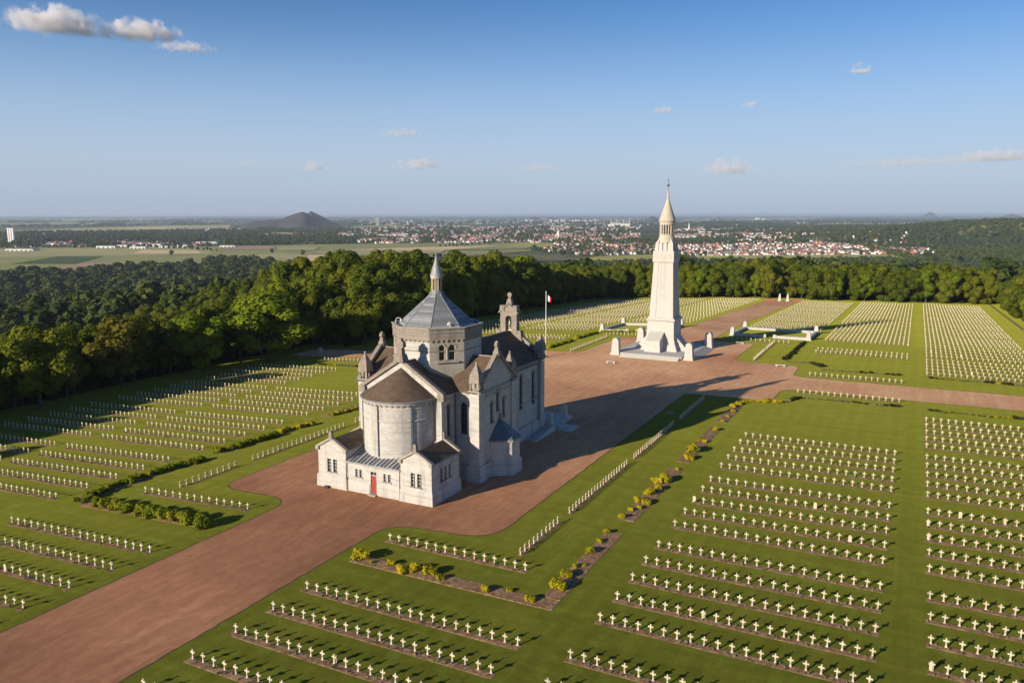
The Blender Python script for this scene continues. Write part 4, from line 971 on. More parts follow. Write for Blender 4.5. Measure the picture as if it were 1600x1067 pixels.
for (x, y, nm) in ((-12.2, -13.4, 'nearest the chapel flagpole side'), (12.2, -13.0, ''), (-12.2, 13.4, ''), (12.2, 13.4, '')):
    p = pylon_mesh(2.5, 2.5, 5.6); 
    o = p.build('corner_pillar', S_WHITE); o.location = (TX + x, TY + y, 0)
    tag(o, 'tapered white stone pillar with rounded top at a corner of the tower platform', 'pillar', 'pillars round the tower platform')
    MB().box(-.32, .32, -1.26, -1.15, 1.6, 3.9).build('carved_panel', S_TOWER, o)

tw = empty('lantern_tower', (TX, TY, PZ)); tag(tw, 'tall cream white stone lantern tower with conical top standing on stepped platform', 'tower')
def Z(z): return z - PZ
m = MB()
fl = [(0.95, 6.3), (1.6, 6.0), (2.6, 5.55), (3.0, 5.5), (3.05, 5.25), (4.4, 4.95), (4.45, 4.8), (5.6, 4.66), (10.6, 4.5)]
for (z0, a0), (z1, a1) in zip(fl, fl[1:]):
    if z1 - z0 > .04 or True: m.frustum(0, 0, Z(z0), Z(z1), a0, a0, a1, a1)
m.build('base', S_TOWER, tw)
m = MB(); m.frustum(0, 0, Z(10.6), Z(11.0), 4.52, 4.52, 4.95, 4.95); m.frustum(0, 0, Z(11.0), Z(11.35), 4.95, 4.95, 4.95, 4.95); m.frustum(0, 0, Z(11.35), Z(11.9), 4.8, 4.8, 4.25, 4.25); m.build('base_cornice', S_TOWER, tw)
def shaft_w(z): return 4.06 + (3.27 - 4.06) * (z - 11.9) / (30.2 - 11.9)
m = MB()
def chs(a, c): return [(-a+c,-a),(a-c,-a),(a-c,-a+c*.6),(a,-a+c*.6)] 
m.frustum(0, 0, Z(11.9), Z(30.2), shaft_w(11.9)-.12, shaft_w(11.9)-.12, shaft_w(30.2)-.1, shaft_w(30.2)-.1); m.build('shaft', S_TOWER, tw)
for sx in (1, -1):
    for sy in (1, -1):
        m = MB(); a0, a1 = shaft_w(11.9), shaft_w(30.2); w0 = 1.05
        m.frustum(0, 0, Z(11.9), Z(30.2), w0, w0, .85, .85)
        for i, v in enumerate(m.v):
            dx, dy = ((a0 - w0), (a0 - w0)) if v[2] < Z(20) else ((a1 - .85), (a1 - .85))
            m.v[i] = (v[0] + sx * dx, v[1] + sy * dy, v[2])
        m.build('corner_buttress', S_TOWER, tw)
m = MB(); m.frustum(0, 0, Z(30.0), Z(30.35), 3.3, 3.3, 3.56, 3.56); m.frustum(0, 0, Z(30.35), Z(33.9), 3.56, 3.56, 3.50, 3.50); m.build('cross_band', S_TOWER, tw)
m = MB(); m.frustum(0, 0, Z(33.9), Z(36.4), 2.95, 2.95, 2.75, 2.75); m.build('upper_stage', S_TOWER, tw)
for sx in (1, -1):
    for sy in (1, -1):
        m = MB(); m.add([(sx*1.9, sy*1.9, Z(33.9)), (sx*3.1, sy*1.9, Z(33.9)), (sx*3.1, sy*3.1, Z(33.9)), (sx*1.9, sy*3.1, Z(33.9)), (sx*1.9, sy*1.9, Z(36.6)), (sx*2.9, sy*1.9, Z(36.6)), (sx*2.9, sy*2.9, Z(36.6)), (sx*1.9, sy*2.9, Z(36.6)), (sx*1.75, sy*1.75, Z(38.2))],
                        [(0,1,5,4),(1,2,6,5),(2,3,7,6),(3,0,4,7),(4,5,8),(5,6,8),(6,7,8),(7,4,8)]); m.build('pinnacle', S_TOWER, tw)
for sx, sy in ((1,0),(-1,0),(0,1),(0,-1)):        # tall blind arches breaking through the band
    m = MB(); px_, py_ = (-sy, sx)
    for d_ in (-1, 1):
        c = (sx*3.0 + px_*d_*.75, sy*3.0 + py_*d_*.75); m.frustum(c[0], c[1], Z(33.9), Z(36.8), .28, .28, .2, .2)
    m.build('upper_fin', S_TOWER, tw)
m = MB(); pr = [(2.95, 36.35), (2.92, 36.9), (2.78, 37.6), (2.6, 38.2), (2.46, 38.7), (2.44, 39.1), (2.52, 39.15), (2.52, 39.35), (2.0, 39.4)]
m.lathe([(r_, Z(z)) for r_, z in pr], 32); m.build('shoulder', S_TOWER2, tw, smooth=False)
ln = MB().lathe([(1.3, Z(39.35)), (1.3, Z(42.6))], 20).build('lantern_core', IRON, tw)
for k in range(16):
    a = 2 * math.pi * (k + .3) / 16; x, y = 2.22 * math.cos(a), 2.22 * math.sin(a)
    MB().tube((x, y, Z(39.3)), (x, y, Z(42.5)), .24, .22, n=8).build('lantern_column', S_TOWER2, tw)
MB().lathe([(r_, Z(z)) for r_, z in ((1.2, 42.4), (2.5, 42.45), (2.55, 42.75), (2.48, 43.0), (2.62, 43.4), (2.78, 43.7), (2.8, 43.95), (2.66, 44.0))], 32).build('lantern_cornice', S_TOWER2, tw)
MB().lathe([(r_, Z(z)) for r_, z in ((2.7, 43.95), (2.4, 44.9), (1.95, 46.2), (1.45, 47.7), (.95, 49.2), (.6, 50.2), (.42, 50.9), (.36, 51.4), (.45, 51.6), (.42, 51.9), (.3, 52.2), (.3, 53.2), (.1, 53.5), (0.02, 53.5))], 32).build('cone_roof', S_TOWER2, tw)
m = MB(); m.tube((0,0,Z(53.3)), (0,0,Z(57.2)), .07, n=6); m.add([(-.62,0,Z(55.3)),(0,-.08,Z(54.7)),(.62,0,Z(55.3)),(0,.08,Z(55.9)),(0,0,Z(55.3))], [(0,1,4),(1,2,4),(2,3,4),(3,0,4)])
m.bar((-.62,0,Z(55.3)), (.62,0,Z(55.3)), .1, .1); m.bar((-.4,0,Z(55.0)), (.4,0,Z(55.6)), .08, .08); m.bar((-.4,0,Z(55.6)), (.4,0,Z(55.0)), .08, .08); m.build('iron_finial', IRON, tw)
m = MB(); m.add([(-.3,0,Z(57.05)),(.05,-.06,Z(56.95)),(.3,0,Z(57.25)),(.12,.06,Z(57.2)),(-.1,0,Z(57.45))], [(0,1,2,3),(0,1,4),(1,2,4),(3,0,4)]); m.build('weathercock', IRON, tw)
# openwork cross carved on the front and east faces
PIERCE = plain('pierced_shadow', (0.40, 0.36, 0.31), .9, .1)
for (N, U) in ((Vector((0,-1,0)), Vector((1,0,0))), (Vector((1,0,0)), Vector((0,1,0)))):
    def ros(cu, zc, d):
        m = MB(); c = N * d + U * cu + Vector((0, 0, Z(zc)))
        for i in (-1, 0, 1):
            for j in (-1, 0, 1):
                if (i + j) % 2: continue
                p = c + U * i * .42 + Vector((0, 0, j * .42)); m.bar(p - U * .1 - Vector((0,0,0)), p + U * .1, .10, .2, 0)
        m.build('carved_rosette', PIERCE, tw)
    for u in (-2.1, 2.1): ros(u, 32.1, 3.55)
    for zc in (34.6,): ros(0, zc, 2.93)
    ros(0, 31.0, 3.57)
    for zc in (28.9, 26.9, 25.9, 23.4, 22.4, 21.4, 19.3): ros(0, zc, shaft_w(zc) - .08)
    m = MB(); c = N * 3.56 + Vector((0, 0, Z(32.3)))
    for i in range(12):
        a = 2*math.pi*i/12; b = 2*math.pi*(i+1)/12; m.bar(c + U*.75*math.cos(a) + Vector((0,0,.75*math.sin(a))), c + U*.75*math.cos(b) + Vector((0,0,.75*math.sin(b))), .1, .14)
    m.build('carved_ring', S_TOWER2, tw)
    m = MB(); 
    for zc0, zc1 in ((18.4, 29.9),):
        for u in (-.85, .85): m.bar(N*(shaft_w(zc0)-.1) + U*u + Vector((0,0,Z(zc0))), N*(shaft_w(zc1)-.08) + U*u + Vector((0,0,Z(zc1))), .14, .12)
    m.build('carved_border', S_TOWER, tw)
# projecting portal at the foot, with its slanting cheek walls
m = MB(); d0, d1 = -9.6, -4.4
for x0, x1 in ((-3.3, 1.2),):
    m.add([(x0-.45,d0-.1,0),(x1+.35,d0-.1,0),(x1+.35,d1,0),(x0-.45,d1,0),(x0,d0+.5,Z(4.6)),(x1,d0+.5,Z(4.6)),(x1,d1,Z(7.0)),(x0,d1,Z(7.0))], [(4,5,6,7),(0,1,5,4),(1,2,6,5),(2,3,7,6),(3,0,4,7)])
m.build('portal_block', S_TOWER, tw)
m = MB(); m.add([(x0-.2,d0+.25,Z(4.45)),(x1+.2,d0+.25,Z(4.45)),(x1+.25,d1+.1,Z(7.05)),(x0-.2,d1+.1,Z(7.05)),(x0-.2,d0+.25,Z(4.8)),(x1+.2,d0+.25,Z(4.8)),(x1+.25,d1+.1,Z(7.4)),(x0-.2,d1+.1,Z(7.4))],
                [(4,5,6,7),(0,1,5,4),(1,2,6,5),(2,3,7,6),(3,0,4,7)]); m.build('portal_coping', S_TOWER, tw)
for s in (1, -1):
    m = MB(); m.add([(4.3*s,-3.6,0),(4.3*s,3.6,0),(9.2*s,3.0,0),(9.2*s,-3.0,0),(4.3*s,-3.2,Z(6.4)),(4.3*s,3.2,Z(6.4)),(6.9*s,2.6,Z(3.4)),(6.9*s,-2.6,Z(3.4))], [(4,5,6,7),(0,1,5,4),(1,2,6,5),(2,3,7,6),(3,0,4,7)])
    m.build('side_buttress', S_TOWER, tw)

# ------------------------------------------------------------------ low walled enclosures
def enclosure(x0, x1, y0, y1, gap, lab):
    e = empty('walled_enclosure', (x0, y0, h(x0, y0))); tag(e, lab, 'low wall')
    def L(x, y, z=0): return (x - x0, y - y0, h(x, y) - h(x0, y0) + z)
    for (a, b) in (((x0, y0), (gap[0], y0)), ((gap[1], y0), (x1, y0)), ((x0, y1), (x1, y1)), ((x0, y0), (x0, y1)), ((x1, y0), (x1, y1))):
        n = max(1, int(math.hypot(b[0]-a[0], b[1]-a[1]) / 6)); 
        for i in range(n):
            p = (a[0]+(b[0]-a[0])*i/n, a[1]+(b[1]-a[1])*i/n); q_ = (a[0]+(b[0]-a[0])*(i+1)/n, a[1]+(b[1]-a[1])*(i+1)/n)
            MB().bar(L(*p, .4), L(*q_, .4), .85, .9).build('wall_section', S_WHITE, e)
            MB().bar(L(*p, .93), L(*q_, .93), 1.05, .16).build('coping', S_WHITE, e)
    for x, y in ((x0, y0), (x1, y0), (x0, y1), (x1, y1)):
        m = MB(); m.frustum(0, 0, 0, .5, 1.05, 1.05, 1.0, 1.0); m.frustum(0, 0, .5, 2.9, .85, .85, .62, .62); m.frustum(0, 0, 2.9, 3.35, .62, .62, .2, .2)
        o = m.build('corner_pillar', S_WHITE, e); o.location = L(x, y)
    for x in gap:
        m = MB(); m.frustum(0, 0, 0, 1.3, .6, .6, .55, .55); o = m.build('end_block', S_WHITE, e); o.location = L(x, y0)
enclosure(-61.5, -33.9, 308.2, 333.2, (-49.6, -45.9), 'white low walled enclosure with corner pillars right of the far avenue')
enclosure(-111.7, -86.4, 300.5, 326.5, (-101.0, -97.0), 'white low walled enclosure with corner pillars behind the tower, left of avenue')

# ------------------------------------------------------------------ gate piers, flag, benches, path furniture
for x, y in ((-74.4, 511.5), (-69.8, 512.5)):
    m = MB(); m.frustum(0, 0, 0, .8, 1.0, 1.0, .95, .95); m.frustum(0, 0, .8, 3.7, .8, .8, .5, .5); m.frustum(0, 0, 3.7, 4.3, .5, .5, .3, .3); m.frustum(0, 0, 4.3, 4.7, .35, .35, .15, .15)
    o = m.build('gate_pier', S_WHITE); o.location = (x, y, h(x, y)); tag(o, 'white tapering gate pier at the far end of the avenue', 'gate pier', 'piers of the far gate')
for x, y in ((-80.5, 513.5), (-64.4, 514.5)):
    m = MB(); m.box(-3.2, 3.2, -.3, .3, 0, 1.1); o = m.build('gate_wall', plain('brick_red', (.26, .10, .07), .9, .2)); o.location = (x, y, h(x, y)); tag(o, 'low reddish wall flanking the far gate piers', 'low wall', 'walls beside the far gate')
FX, FY_ = -107.2, 235.6
fp = empty('flagpole', (FX, FY_, h(FX, FY_))); tag(fp, 'tall white flagpole with a blue white red flag behind the chapel', 'flagpole')
MB().tube((0,0,0), (0,0,21.6), .17, .11, n=12).build('pole', WHITE, fp); MB().lathe([(.01,21.9),(.2,21.75),(.2,21.65),(.05,21.55)], 10).build('truck_ball', WHITE, fp)
MB().frustum(0, 0, 0, .5, .6, .6, .5, .5).build('foot', S_WHITE, fp)
def flag_strip(u0, u1, mat):
    m = MB(); n, k = 4, 8; vs = []
    dirv = Vector((math.cos(R(20)), math.sin(R(20)), 0)); nv = Vector((-dirv.y, dirv.x, 0))
    for i in range(n + 1):
        for j in range(k + 1):
            u = u0 + (u1 - u0) * i / n; v = j / k
            p = dirv * (u * 1.5 + .16) + nv * (.35 * math.sin(u * 5 + v * 2.2) * u) + Vector((0, 0, 21.0 - 1.9 * v - u * 1.3 - .25 * u * math.sin(v * 4)))
            vs.append(p)
    m.add(vs, [(i*(k+1)+j, i*(k+1)+j+1, (i+1)*(k+1)+j+1, (i+1)*(k+1)+j) for i in range(n) for j in range(k)]); return m.build('flag_band', mat, fp, smooth=True, fix=False)
flag_strip(0, 1/3, plain('flag_blue', (.012, .03, .17), .7, .05)); flag_strip(1/3, 2/3, plain('flag_white', (.75, .75, .75), .7, .03)); flag_strip(2/3, 1, plain('flag_red', (.55, .012, .02), .7, .05))
def bench(x, y, rz, lab):
    e = empty('stone_bench', (x, y, h(x, y)), rz); tag(e, lab, 'bench')
    MB().box(-1.5, 1.5, -.35, .35, .42, .6).build('seat', S_WHITE, e)
    for a in (-1.1, 1.1): MB().box(a-.2, a+.2, -.28, .28, 0, .42).build('leg', S_WHITE, e)
bench(-35.2, 250.5, .1, 'white stone bench on the gravel beside the lawn corner right of the tower')
bench(-83.4, 232.5, .05, 'white stone bench alone on the open gravel before the tower')
bench(-55.0, 289.0, .0, 'white stone bench in the tower shadow by the lawn edge')
bench(-199, 219.0, .0, 'white stone bench in the dark shade of the wood beside the side path')
m = MB(); m.box(-.6, .6, -.5, .5, 0, 1.7); m.box(-.75, .75, -.65, .65, 1.7, 1.9); o = m.build('stone_pillar', S_WHITE); o.location = (-194.5, 226.5, h(-194.5, 226.5)); tag(o, 'pale square stone pillar in the shade at the end of the side path', 'pillar')
for x in (-165.2, -161.8):
    e = empty('path_post', (x, 218.2, h(x, 218.2))); tag(e, 'short white post with red top at the side path behind the sloping lawn', 'post', 'posts at the side path')
    MB().tube((0,0,0), (0,0,1.1), .11, n=8).build('post', WHITE, e); MB().tube((0,0,1.1), (0,0,1.5), .11, n=8).build('post_cap', RED, e)
m = MB(); m.prism([(.55*math.cos(t), .4*math.sin(t)) for t in [2*math.pi*i/12 for i in range(12)]], 0, .06); o = m.build('drain_cover', S_OLD); o.location = (-49.0, 178.5, 0.01); o.scale = (2.2, 2.2, 1); tag(o, 'pale round cover lying in the shaded lawn strip beside the esplanade', 'cover')
# low dark hedge and fence along the right hand boundary
for i in range(24):
    y = 398 + i * 7; x = 41.8 - i * .06
    e = empty('fence_panel', (x, y, h(x, y))); tag(e, 'dark fence panel along the boundary path by the right hand trees', 'fence', 'boundary fence panels')
    for j in range(3): MB().bar((0, 0, .35 + .35*j), (0, 7, .35 + .35*j - .245), .06, .1).build('rail', IRON, e)
    MB().box(-.08, .08, -.08, .08, 0, 1.25).build('post', IRON, e)

# ================================================================== TREES
def crown_blobs(seed, hgt, rad, z0, slim=1.0, n=19):
    q = random.Random(seed); bl = []
    zc, hz = (hgt + z0) / 2, (hgt - z0) / 2
    for i in range(n):
        while True:
            a = q.uniform(0, 6.283); t = q.uniform(-1, 1); rr = math.sqrt(max(0, 1 - abs(t) ** 2.2)) * (1.0 if t < .2 else .92)
            r_ = q.uniform(.45, .95) * rr; break
        bl.append((rad * slim * r_ * math.cos(a), rad * slim * r_ * math.sin(a), zc + hz * t * .86, rad * q.uniform(.24, .44)))
    bl.append((0, 0, zc, rad * .55)); bl.append((0, 0, zc + hz * .5, rad * .42)); return bl
def trunk_mesh(seed, hgt, rad):
    q = random.Random(seed); m = MB(); m.tube((0,0,-.3), (q.uniform(-.2,.2), q.uniform(-.2,.2), hgt*.35), .42, .30, n=8)
    m.tube((0,0,hgt*.33), (q.uniform(-.5,.5), q.uniform(-.5,.5), hgt*.85), .30, .08, n=7)
    for i in range(7):
        a = q.uniform(0, 6.283); z = hgt * q.uniform(.25, .65); m.tube((0,0,z), (math.cos(a)*rad*.7, math.sin(a)*rad*.7, z + hgt*q.uniform(.08,.22)), .15, .04, n=5)
    o = m.build('trunk', BARK); me = o.data; bpy.data.objects.remove(o); return me
KINDS = []   # (crown mesh, trunk mesh, unit height)
def kind(seed, hgt, rad, z0, mat, nq=6500, leaf=.34, slim=1.0):
    bl = crown_blobs(seed, hgt, rad, z0, slim); vs, fs = cored(*leafball(nq, leaf, bl, seed=seed), bl); KINDS.append((leafmesh('crown', vs, fs, mat), trunk_mesh(seed, hgt, rad), hgt)); return len(KINDS) - 1
K_BROAD = [kind(100 + i, 20, 6.4 + .4 * (i % 3), 3.0 + (i % 2), LEAF) for i in range(6)]
K_TALL = [kind(120 + i, 20, 4.6, 4.5, LEAF, 5200, .31) for i in range(4)]
K_BRIGHT = [kind(140 + i, 20, 6.6, 3.0, LEAF_B) for i in range(2)]
K_YEL = [kind(150, 20, 6.2, 3.5, LEAF_Y)]
K_COP = [kind(160, 20, 6.4, 3.0, LEAF_P)]
K_ROUND = [kind(170 + i, 20, 8.4, 0.8, LEAF, 7500, .37) for i in range(4)]
trees = []   # x, y, height, width scale, kind, class
BND = [(-190, -60), (-176, 20), (-180, 46), (-196, 70), (-208, 110), (-211, 160), (-206, 195), (-207, 214), (-207, 238), (-188, 243), (-186, 262), (-190, 338), (-193, 430), (-196, 500), (-176, 528)]
def bx_at(y):
    for (x0, y0), (x1, y1) in zip(BND, BND[1:]):
        if y0 <= y <= y1: return x0 + (x1 - x0) * (y - y0) / (y1 - y0)
    return -176
q = random.Random(21)
y = -60.0
while y < 640:                                        # the wood on the west side, row by row from its edge inwards
    x = bx_at(min(y, 527)) - q.uniform(1, 4); row = 0
    while x > -430 - max(0, y - 200) * .3:
        tall = math.exp(-((y - 345) / 105.0) ** 2) * (1.0 if -x - .93 * y < 10 else .25)
        hgt = (19 + 12 * tall * min(1, row / 1.5 + .25)) * q.uniform(.74, 1.18)
        if y < 130: hgt *= .95
        trees.append([x + q.uniform(-2, 2), y + q.uniform(-3, 3), hgt, q.uniform(.85, 1.15), None, 'edge' if row == 0 else ('wood')])
        x -= q.uniform(8.0, 11.2); row += 1
    y += q.uniform(8.0, 10.4)
def belt(x0, x1, y0f, depth, hh, step=8.4):
    x = x0
    while x < x1:
        for r_ in range(depth):
            xx = x + q.uniform(-2.5, 2.5); trees.append([xx, y0f(xx) + r_ * 9 + q.uniform(-2, 2), hh * q.uniform(.8, 1.15) * (1 if r_ else .92), q.uniform(.9, 1.15), None, 'belt' if r_ == 0 else 'beltwood'])
        x += step * q.uniform(.85, 1.2)
belt(-172, -84, lambda x: 531 + (x + 172) * .02, 9, 21); belt(-84, -60, lambda x: 545, 7, 19); belt(-60, 46, lambda x: 538 + (x + 60) * .30, 6, 20)
for (x0, y0) in [(47 + q.uniform(0, 60), 392 + i * 6.2) for i in range(32)]: trees.append([x0, y0, 19 * q.uniform(.7, 1.2), 1.0, None, 'east'])
for i in range(16): trees.append([50 + q.uniform(-3, 5), 402 + i * 11 + q.uniform(-3, 3), 13.5 * q.uniform(.75, 1.2), 1.1, None, 'east'])
for i in range(70): trees.append([q.uniform(75, 250), q.uniform(380, 640), 21 * q.uniform(.85, 1.15), 1.0, None, 'eastwood'])
SPECIAL = []
def px_tree(px_, base_y, top_y, wpx, ki, lab):
    x, y_ = ground_hit(px_, base_y); d = pix((x, y_, h(x, y_)))[2]; hgt = (base_y - top_y) * d / FPX
    SPECIAL.append((x, y_, hgt, wpx * d / FPX / 2, ki, lab))
px_tree(64, 640, 505, 100, K_BROAD[1], 'dark broad tree with pale leaning top at the edge of the wood')
px_tree(190, 606, 492, 110, K_YEL[0], 'yellowing broad tree standing forward from the dark wood')
px_tree(420, 566, 456, 125, K_BRIGHT[0], 'large bright green tree at the edge of the wood beside the sloping lawn')
px_tree(318, 583, 492, 82, K_BRIGHT[1], 'bright green slim tree between the yellowing tree and the largest green tree')
clear = [(x, y_) for x, y_, *_ in SPECIAL]
def keep(t):
    if -84 < t[0] < -60 and t[1] < 543 and t[1] > 300: return False
    return all(math.hypot(t[0]-a, t[1]-b) > 7.5 for a, b in clear)
trees = [t for t in trees if keep(t)]
for t in trees:
    u = q.random()
    if t[5] in ('belt',): t[4] = q.choice(K_ROUND) if u < .6 else q.choice(K_BRIGHT)
    elif t[5] == 'east': t[4] = q.choice(K_ROUND) if u < .7 else q.choice(K_BRIGHT)
    elif t[2] > 25: t[4] = q.choice(K_TALL) if u < .6 else (q.choice(K_BROAD) if u < .94 else K_BRIGHT[0])
    else: t[4] = q.choice(K_BROAD) if u < .78 else (q.choice(K_TALL) if u < .88 else (q.choice(K_BRIGHT) if u < .94 else (K_YEL[0] if u < .97 else K_COP[0])))
def put_tree(x, y_, hgt, wsc, ki, name, label, group=None, cat='tree'):
    cr, tk, uh = KINDS[ki]; e = empty(name, (x, y_, h(x, y_)), q.uniform(0, 6.28)); tag(e, label, cat, group)
    s_ = hgt / uh; a = inst('trunk', tk, e, (0,0,0), 0, (s_, s_, s_)); b = inst('crown', cr, e, (0,0,0), 0, (s_*wsc, s_*wsc, s_)); return a, b
for (x, y_, hgt, wr, ki, lab) in SPECIAL:
    put_tree(x, y_, hgt, wr / 6.6 / (hgt / 20), ki, 'broadleaf_tree', lab)
scored = []
for i, t in enumerate(trees):
    px_, py_, dd = pix((t[0], t[1], h(t[0], t[1]) + t[2] * .7))
    if dd > 1 and -30 < px_ < 1630 and py_ < 1100:
        pri = dd + {'edge': -120, 'belt': -260, 'east': -220, 'wood': 60, 'beltwood': 60, 'eastwood': 200}[t[5]]
        scored.append((pri, i))
scored.sort(); pick = {i for _, i in scored[:290]}
LB = {'edge': ('leafy tree along the edge of the dark wood beside the sloping lawn', 'trees along the wood edge'), 'wood': ('tall leafy tree inside the dense wood on the slope side', 'trees inside the wood'),
      'belt': ('round crowned tree in the belt closing the far end of the cemetery', 'trees of the far belt'), 'beltwood': ('leafy tree behind the round crowned belt at the far end', 'trees behind the far belt'),
      'east': ('round low tree beside the boundary fence right of the crosses', 'trees by the boundary fence'), 'eastwood': ('tall tree of the wood beyond the boundary fence', 'trees beyond the boundary fence')}
restt = []
KN = {}
for k_, nm in ((K_BROAD, 'broad'), (K_TALL, 'slim upright'), (K_BRIGHT, 'bright green'), (K_YEL, 'yellowish'), (K_COP, 'coppery brown'), (K_ROUND, 'round crowned')):
    for i in k_: KN[i] = nm
for i, t in enumerate(trees):
    if i in pick:
        lab, grp_ = LB[t[5]]; nm = KN[t[4]]
        put_tree(t[0], t[1], t[2], t[3], t[4], 'broadleaf_tree', nm + ' ' + lab.replace('round crowned tree', 'tree').replace('tall leafy ', '').replace('leafy ', '').replace('round low ', '').replace('tall ', ''), grp_ + ', ' + nm)
    else: restt.append(t)

def scatter(name, label, points, sources, kind_='stuff', cat=None):
    """one object: points carrying pick, scale and spin, with the given meshes instanced on them"""
    me = bpy.data.meshes.new(name); me.from_pydata([p[:3] for p in points], [], [])
    for nm, ty, k in (('pick', 'INT', 3), ('spin', 'FLOAT', 4)):
        at = me.attributes.new(nm, ty, 'POINT'); at.data.foreach_set('value', [p[k] for p in points])
    at = me.attributes.new('size', 'FLOAT_VECTOR', 'POINT'); at.data.foreach_set('vector', [v for p in points for v in p[5]])
    o = bpy.data.objects.new(name, me); col.objects.link(o); tag(o, label, cat, kind=kind_)
    ng = bpy.data.node_groups.new(name, 'GeometryNodeTree'); ng.interface.new_socket('Geometry', in_out='INPUT', socket_type='NodeSocketGeometry'); ng.interface.new_socket('Geometry', in_out='OUTPUT', socket_type='NodeSocketGeometry')
    gi = ng.nodes.new('NodeGroupInput'); go = ng.nodes.new('NodeGroupOutput'); iop = ng.nodes.new('GeometryNodeInstanceOnPoints'); g2i = ng.nodes.new('GeometryNodeGeometryToInstance')
    for s_ in reversed(sources):
        oi = ng.nodes.new('GeometryNodeObjectInfo'); oi.transform_space = 'ORIGINAL'; oi.inputs[0].default_value = s_; ng.links.new(oi.outputs['Geometry'], g2i.inputs[0])
    def attr(nm, ty):
        a = ng.nodes.new('GeometryNodeInputNamedAttribute'); a.data_type = ty; a.inputs[0].default_value = nm; return a.outputs[0]
    cx = ng.nodes.new('ShaderNodeCombineXYZ'); ng.links.new(attr('spin', 'FLOAT'), cx.inputs[2])
    ng.links.new(gi.outputs[0], iop.inputs['Points']); ng.links.new(g2i.outputs[0], iop.inputs['Instance']); iop.inputs['Pick Instance'].default_value = True
    ng.links.new(attr('pick', 'INT'), iop.inputs['Instance Index']); ng.links.new(cx.outputs[0], iop.inputs['Rotation']); ng.links.new(attr('size', 'FLOAT_VECTOR'), iop.inputs['Scale'])
    ng.links.new(iop.outputs[0], go.inputs[0]); md = o.modifiers.new('scatter', 'NODES'); md.node_group = ng; return o
src = []; kidx = {}
for o in list(col.objects):
    if o.name.startswith('crown') and o.parent:
        for ki, (cm, tm, uh) in enumerate(KINDS):
            if o.data == cm and ki not in kidx: kidx[ki] = len(src); src.append(o)
pts = []
for t in restt:
    ki = t[4] if t[4] in kidx else next(iter(kidx)); s_ = t[2] / KINDS[ki][2]
    pts.append((t[0], t[1], h(t[0], t[1]), kidx[ki], q.uniform(0, 6.28), (s_*t[3], s_*t[3], s_)))
print('trees', len(trees), 'individual', len(pick), 'scattered', len(pts))
scatter('woodland', 'dense mass of leafy trees deeper in the wood', pts, src, cat='woodland')
# undergrowth along the wood edges
pts = []
for i in range(900):
    yv = q.uniform(-40, 530); x = bx_at(yv) - q.uniform(4, 60); pts.append((x, yv, h(x, yv) - .3, q.randrange(3), q.uniform(0, 6.28), (q.uniform(1.5, 3.2),) * 2 + (q.uniform(1.5, 4),)))
for i in range(500):
    x = q.uniform(-175, 90); yv = 540 + (x + 60) * .30 * (x > -60) + q.uniform(3, 40); pts.append((x, yv, h(x, yv) - .3, q.randrange(3), q.uniform(0, 6.28), (q.uniform(1.5, 3.5),) * 2 + (q.uniform(1.2, 3.2),)))
us = []
for k_ in range(3):
    x, yv = bx_at(100 + 40*k_) - 6, 100 + 40 * k_; o = inst('bush', SHR['d'][k_], None, (x, yv, h(x, yv)), 0, (2, 2, 2)); tag(o, 'dark bush in the shade under the wood edge', 'bush', 'bushes under the wood edge'); us.append(o)
scatter('undergrowth', 'dark undergrowth beneath the trees of the wood', pts, us, cat='undergrowth')

# ================================================================== THE PLAIN: fields, woods, town
def fieldmat(name, c, lines_=0.0):
    m, n, b = newmat(name); p = pos(n); c1, c2 = tuple(v*.86 for v in c), tuple(v*1.12 for v in c)
    cc = ramp(n, noise(n, p, .006, 5, .6), [(.3, c1), (.7, c2)])
    t = noise(n, p, .03, 3, .5, 1.0, .04, 1); cc = mix(n, .3, cc, ramp(n, t, [(.35, (.38,)*3), (.65, (.6,)*3)]), 'OVERLAY')
    n.links.new(cc, b.inputs['Base Color']); b.inputs['Roughness'].default_value = .95; b.inputs['Specular IOR Level'].default_value = .05; return m
FM = {'g': fieldmat('young_corn_field', (.30, .30, .115)), 'l': fieldmat('barley_field', (.40, .38, .17)), 'd': fieldmat('beet_field', (.085, .12, .045)), 't': fieldmat('ripe_field', (.68, .53, .29)),
      'b': fieldmat('ploughed_field', (.40, .27, .18)), 'y': fieldmat('yellow_green_field', (.40, .37, .11))}
FN = {'g': 'pale green field', 'l': 'light green barley field', 'd': 'dark green field', 't': 'tan ripe field', 'b': 'brown ploughed field', 'y': 'yellow green field'}
NF = 0
def field(pl, key, dz):
    global NF
    pts = [plain_pt(*p) for p in pl]; m = MB(); m.add([(x, y, PLAIN + dz) for x, y in pts], [tuple(range(len(pts)))]); o = m.build('field', FM[key])
    if o.data.polygons[0].normal.z < 0: o.data.flip_normals()
    o['kind'] = 'structure'; o['label'] = FN[key] + ' on the plain beyond the wood'; NF += 1
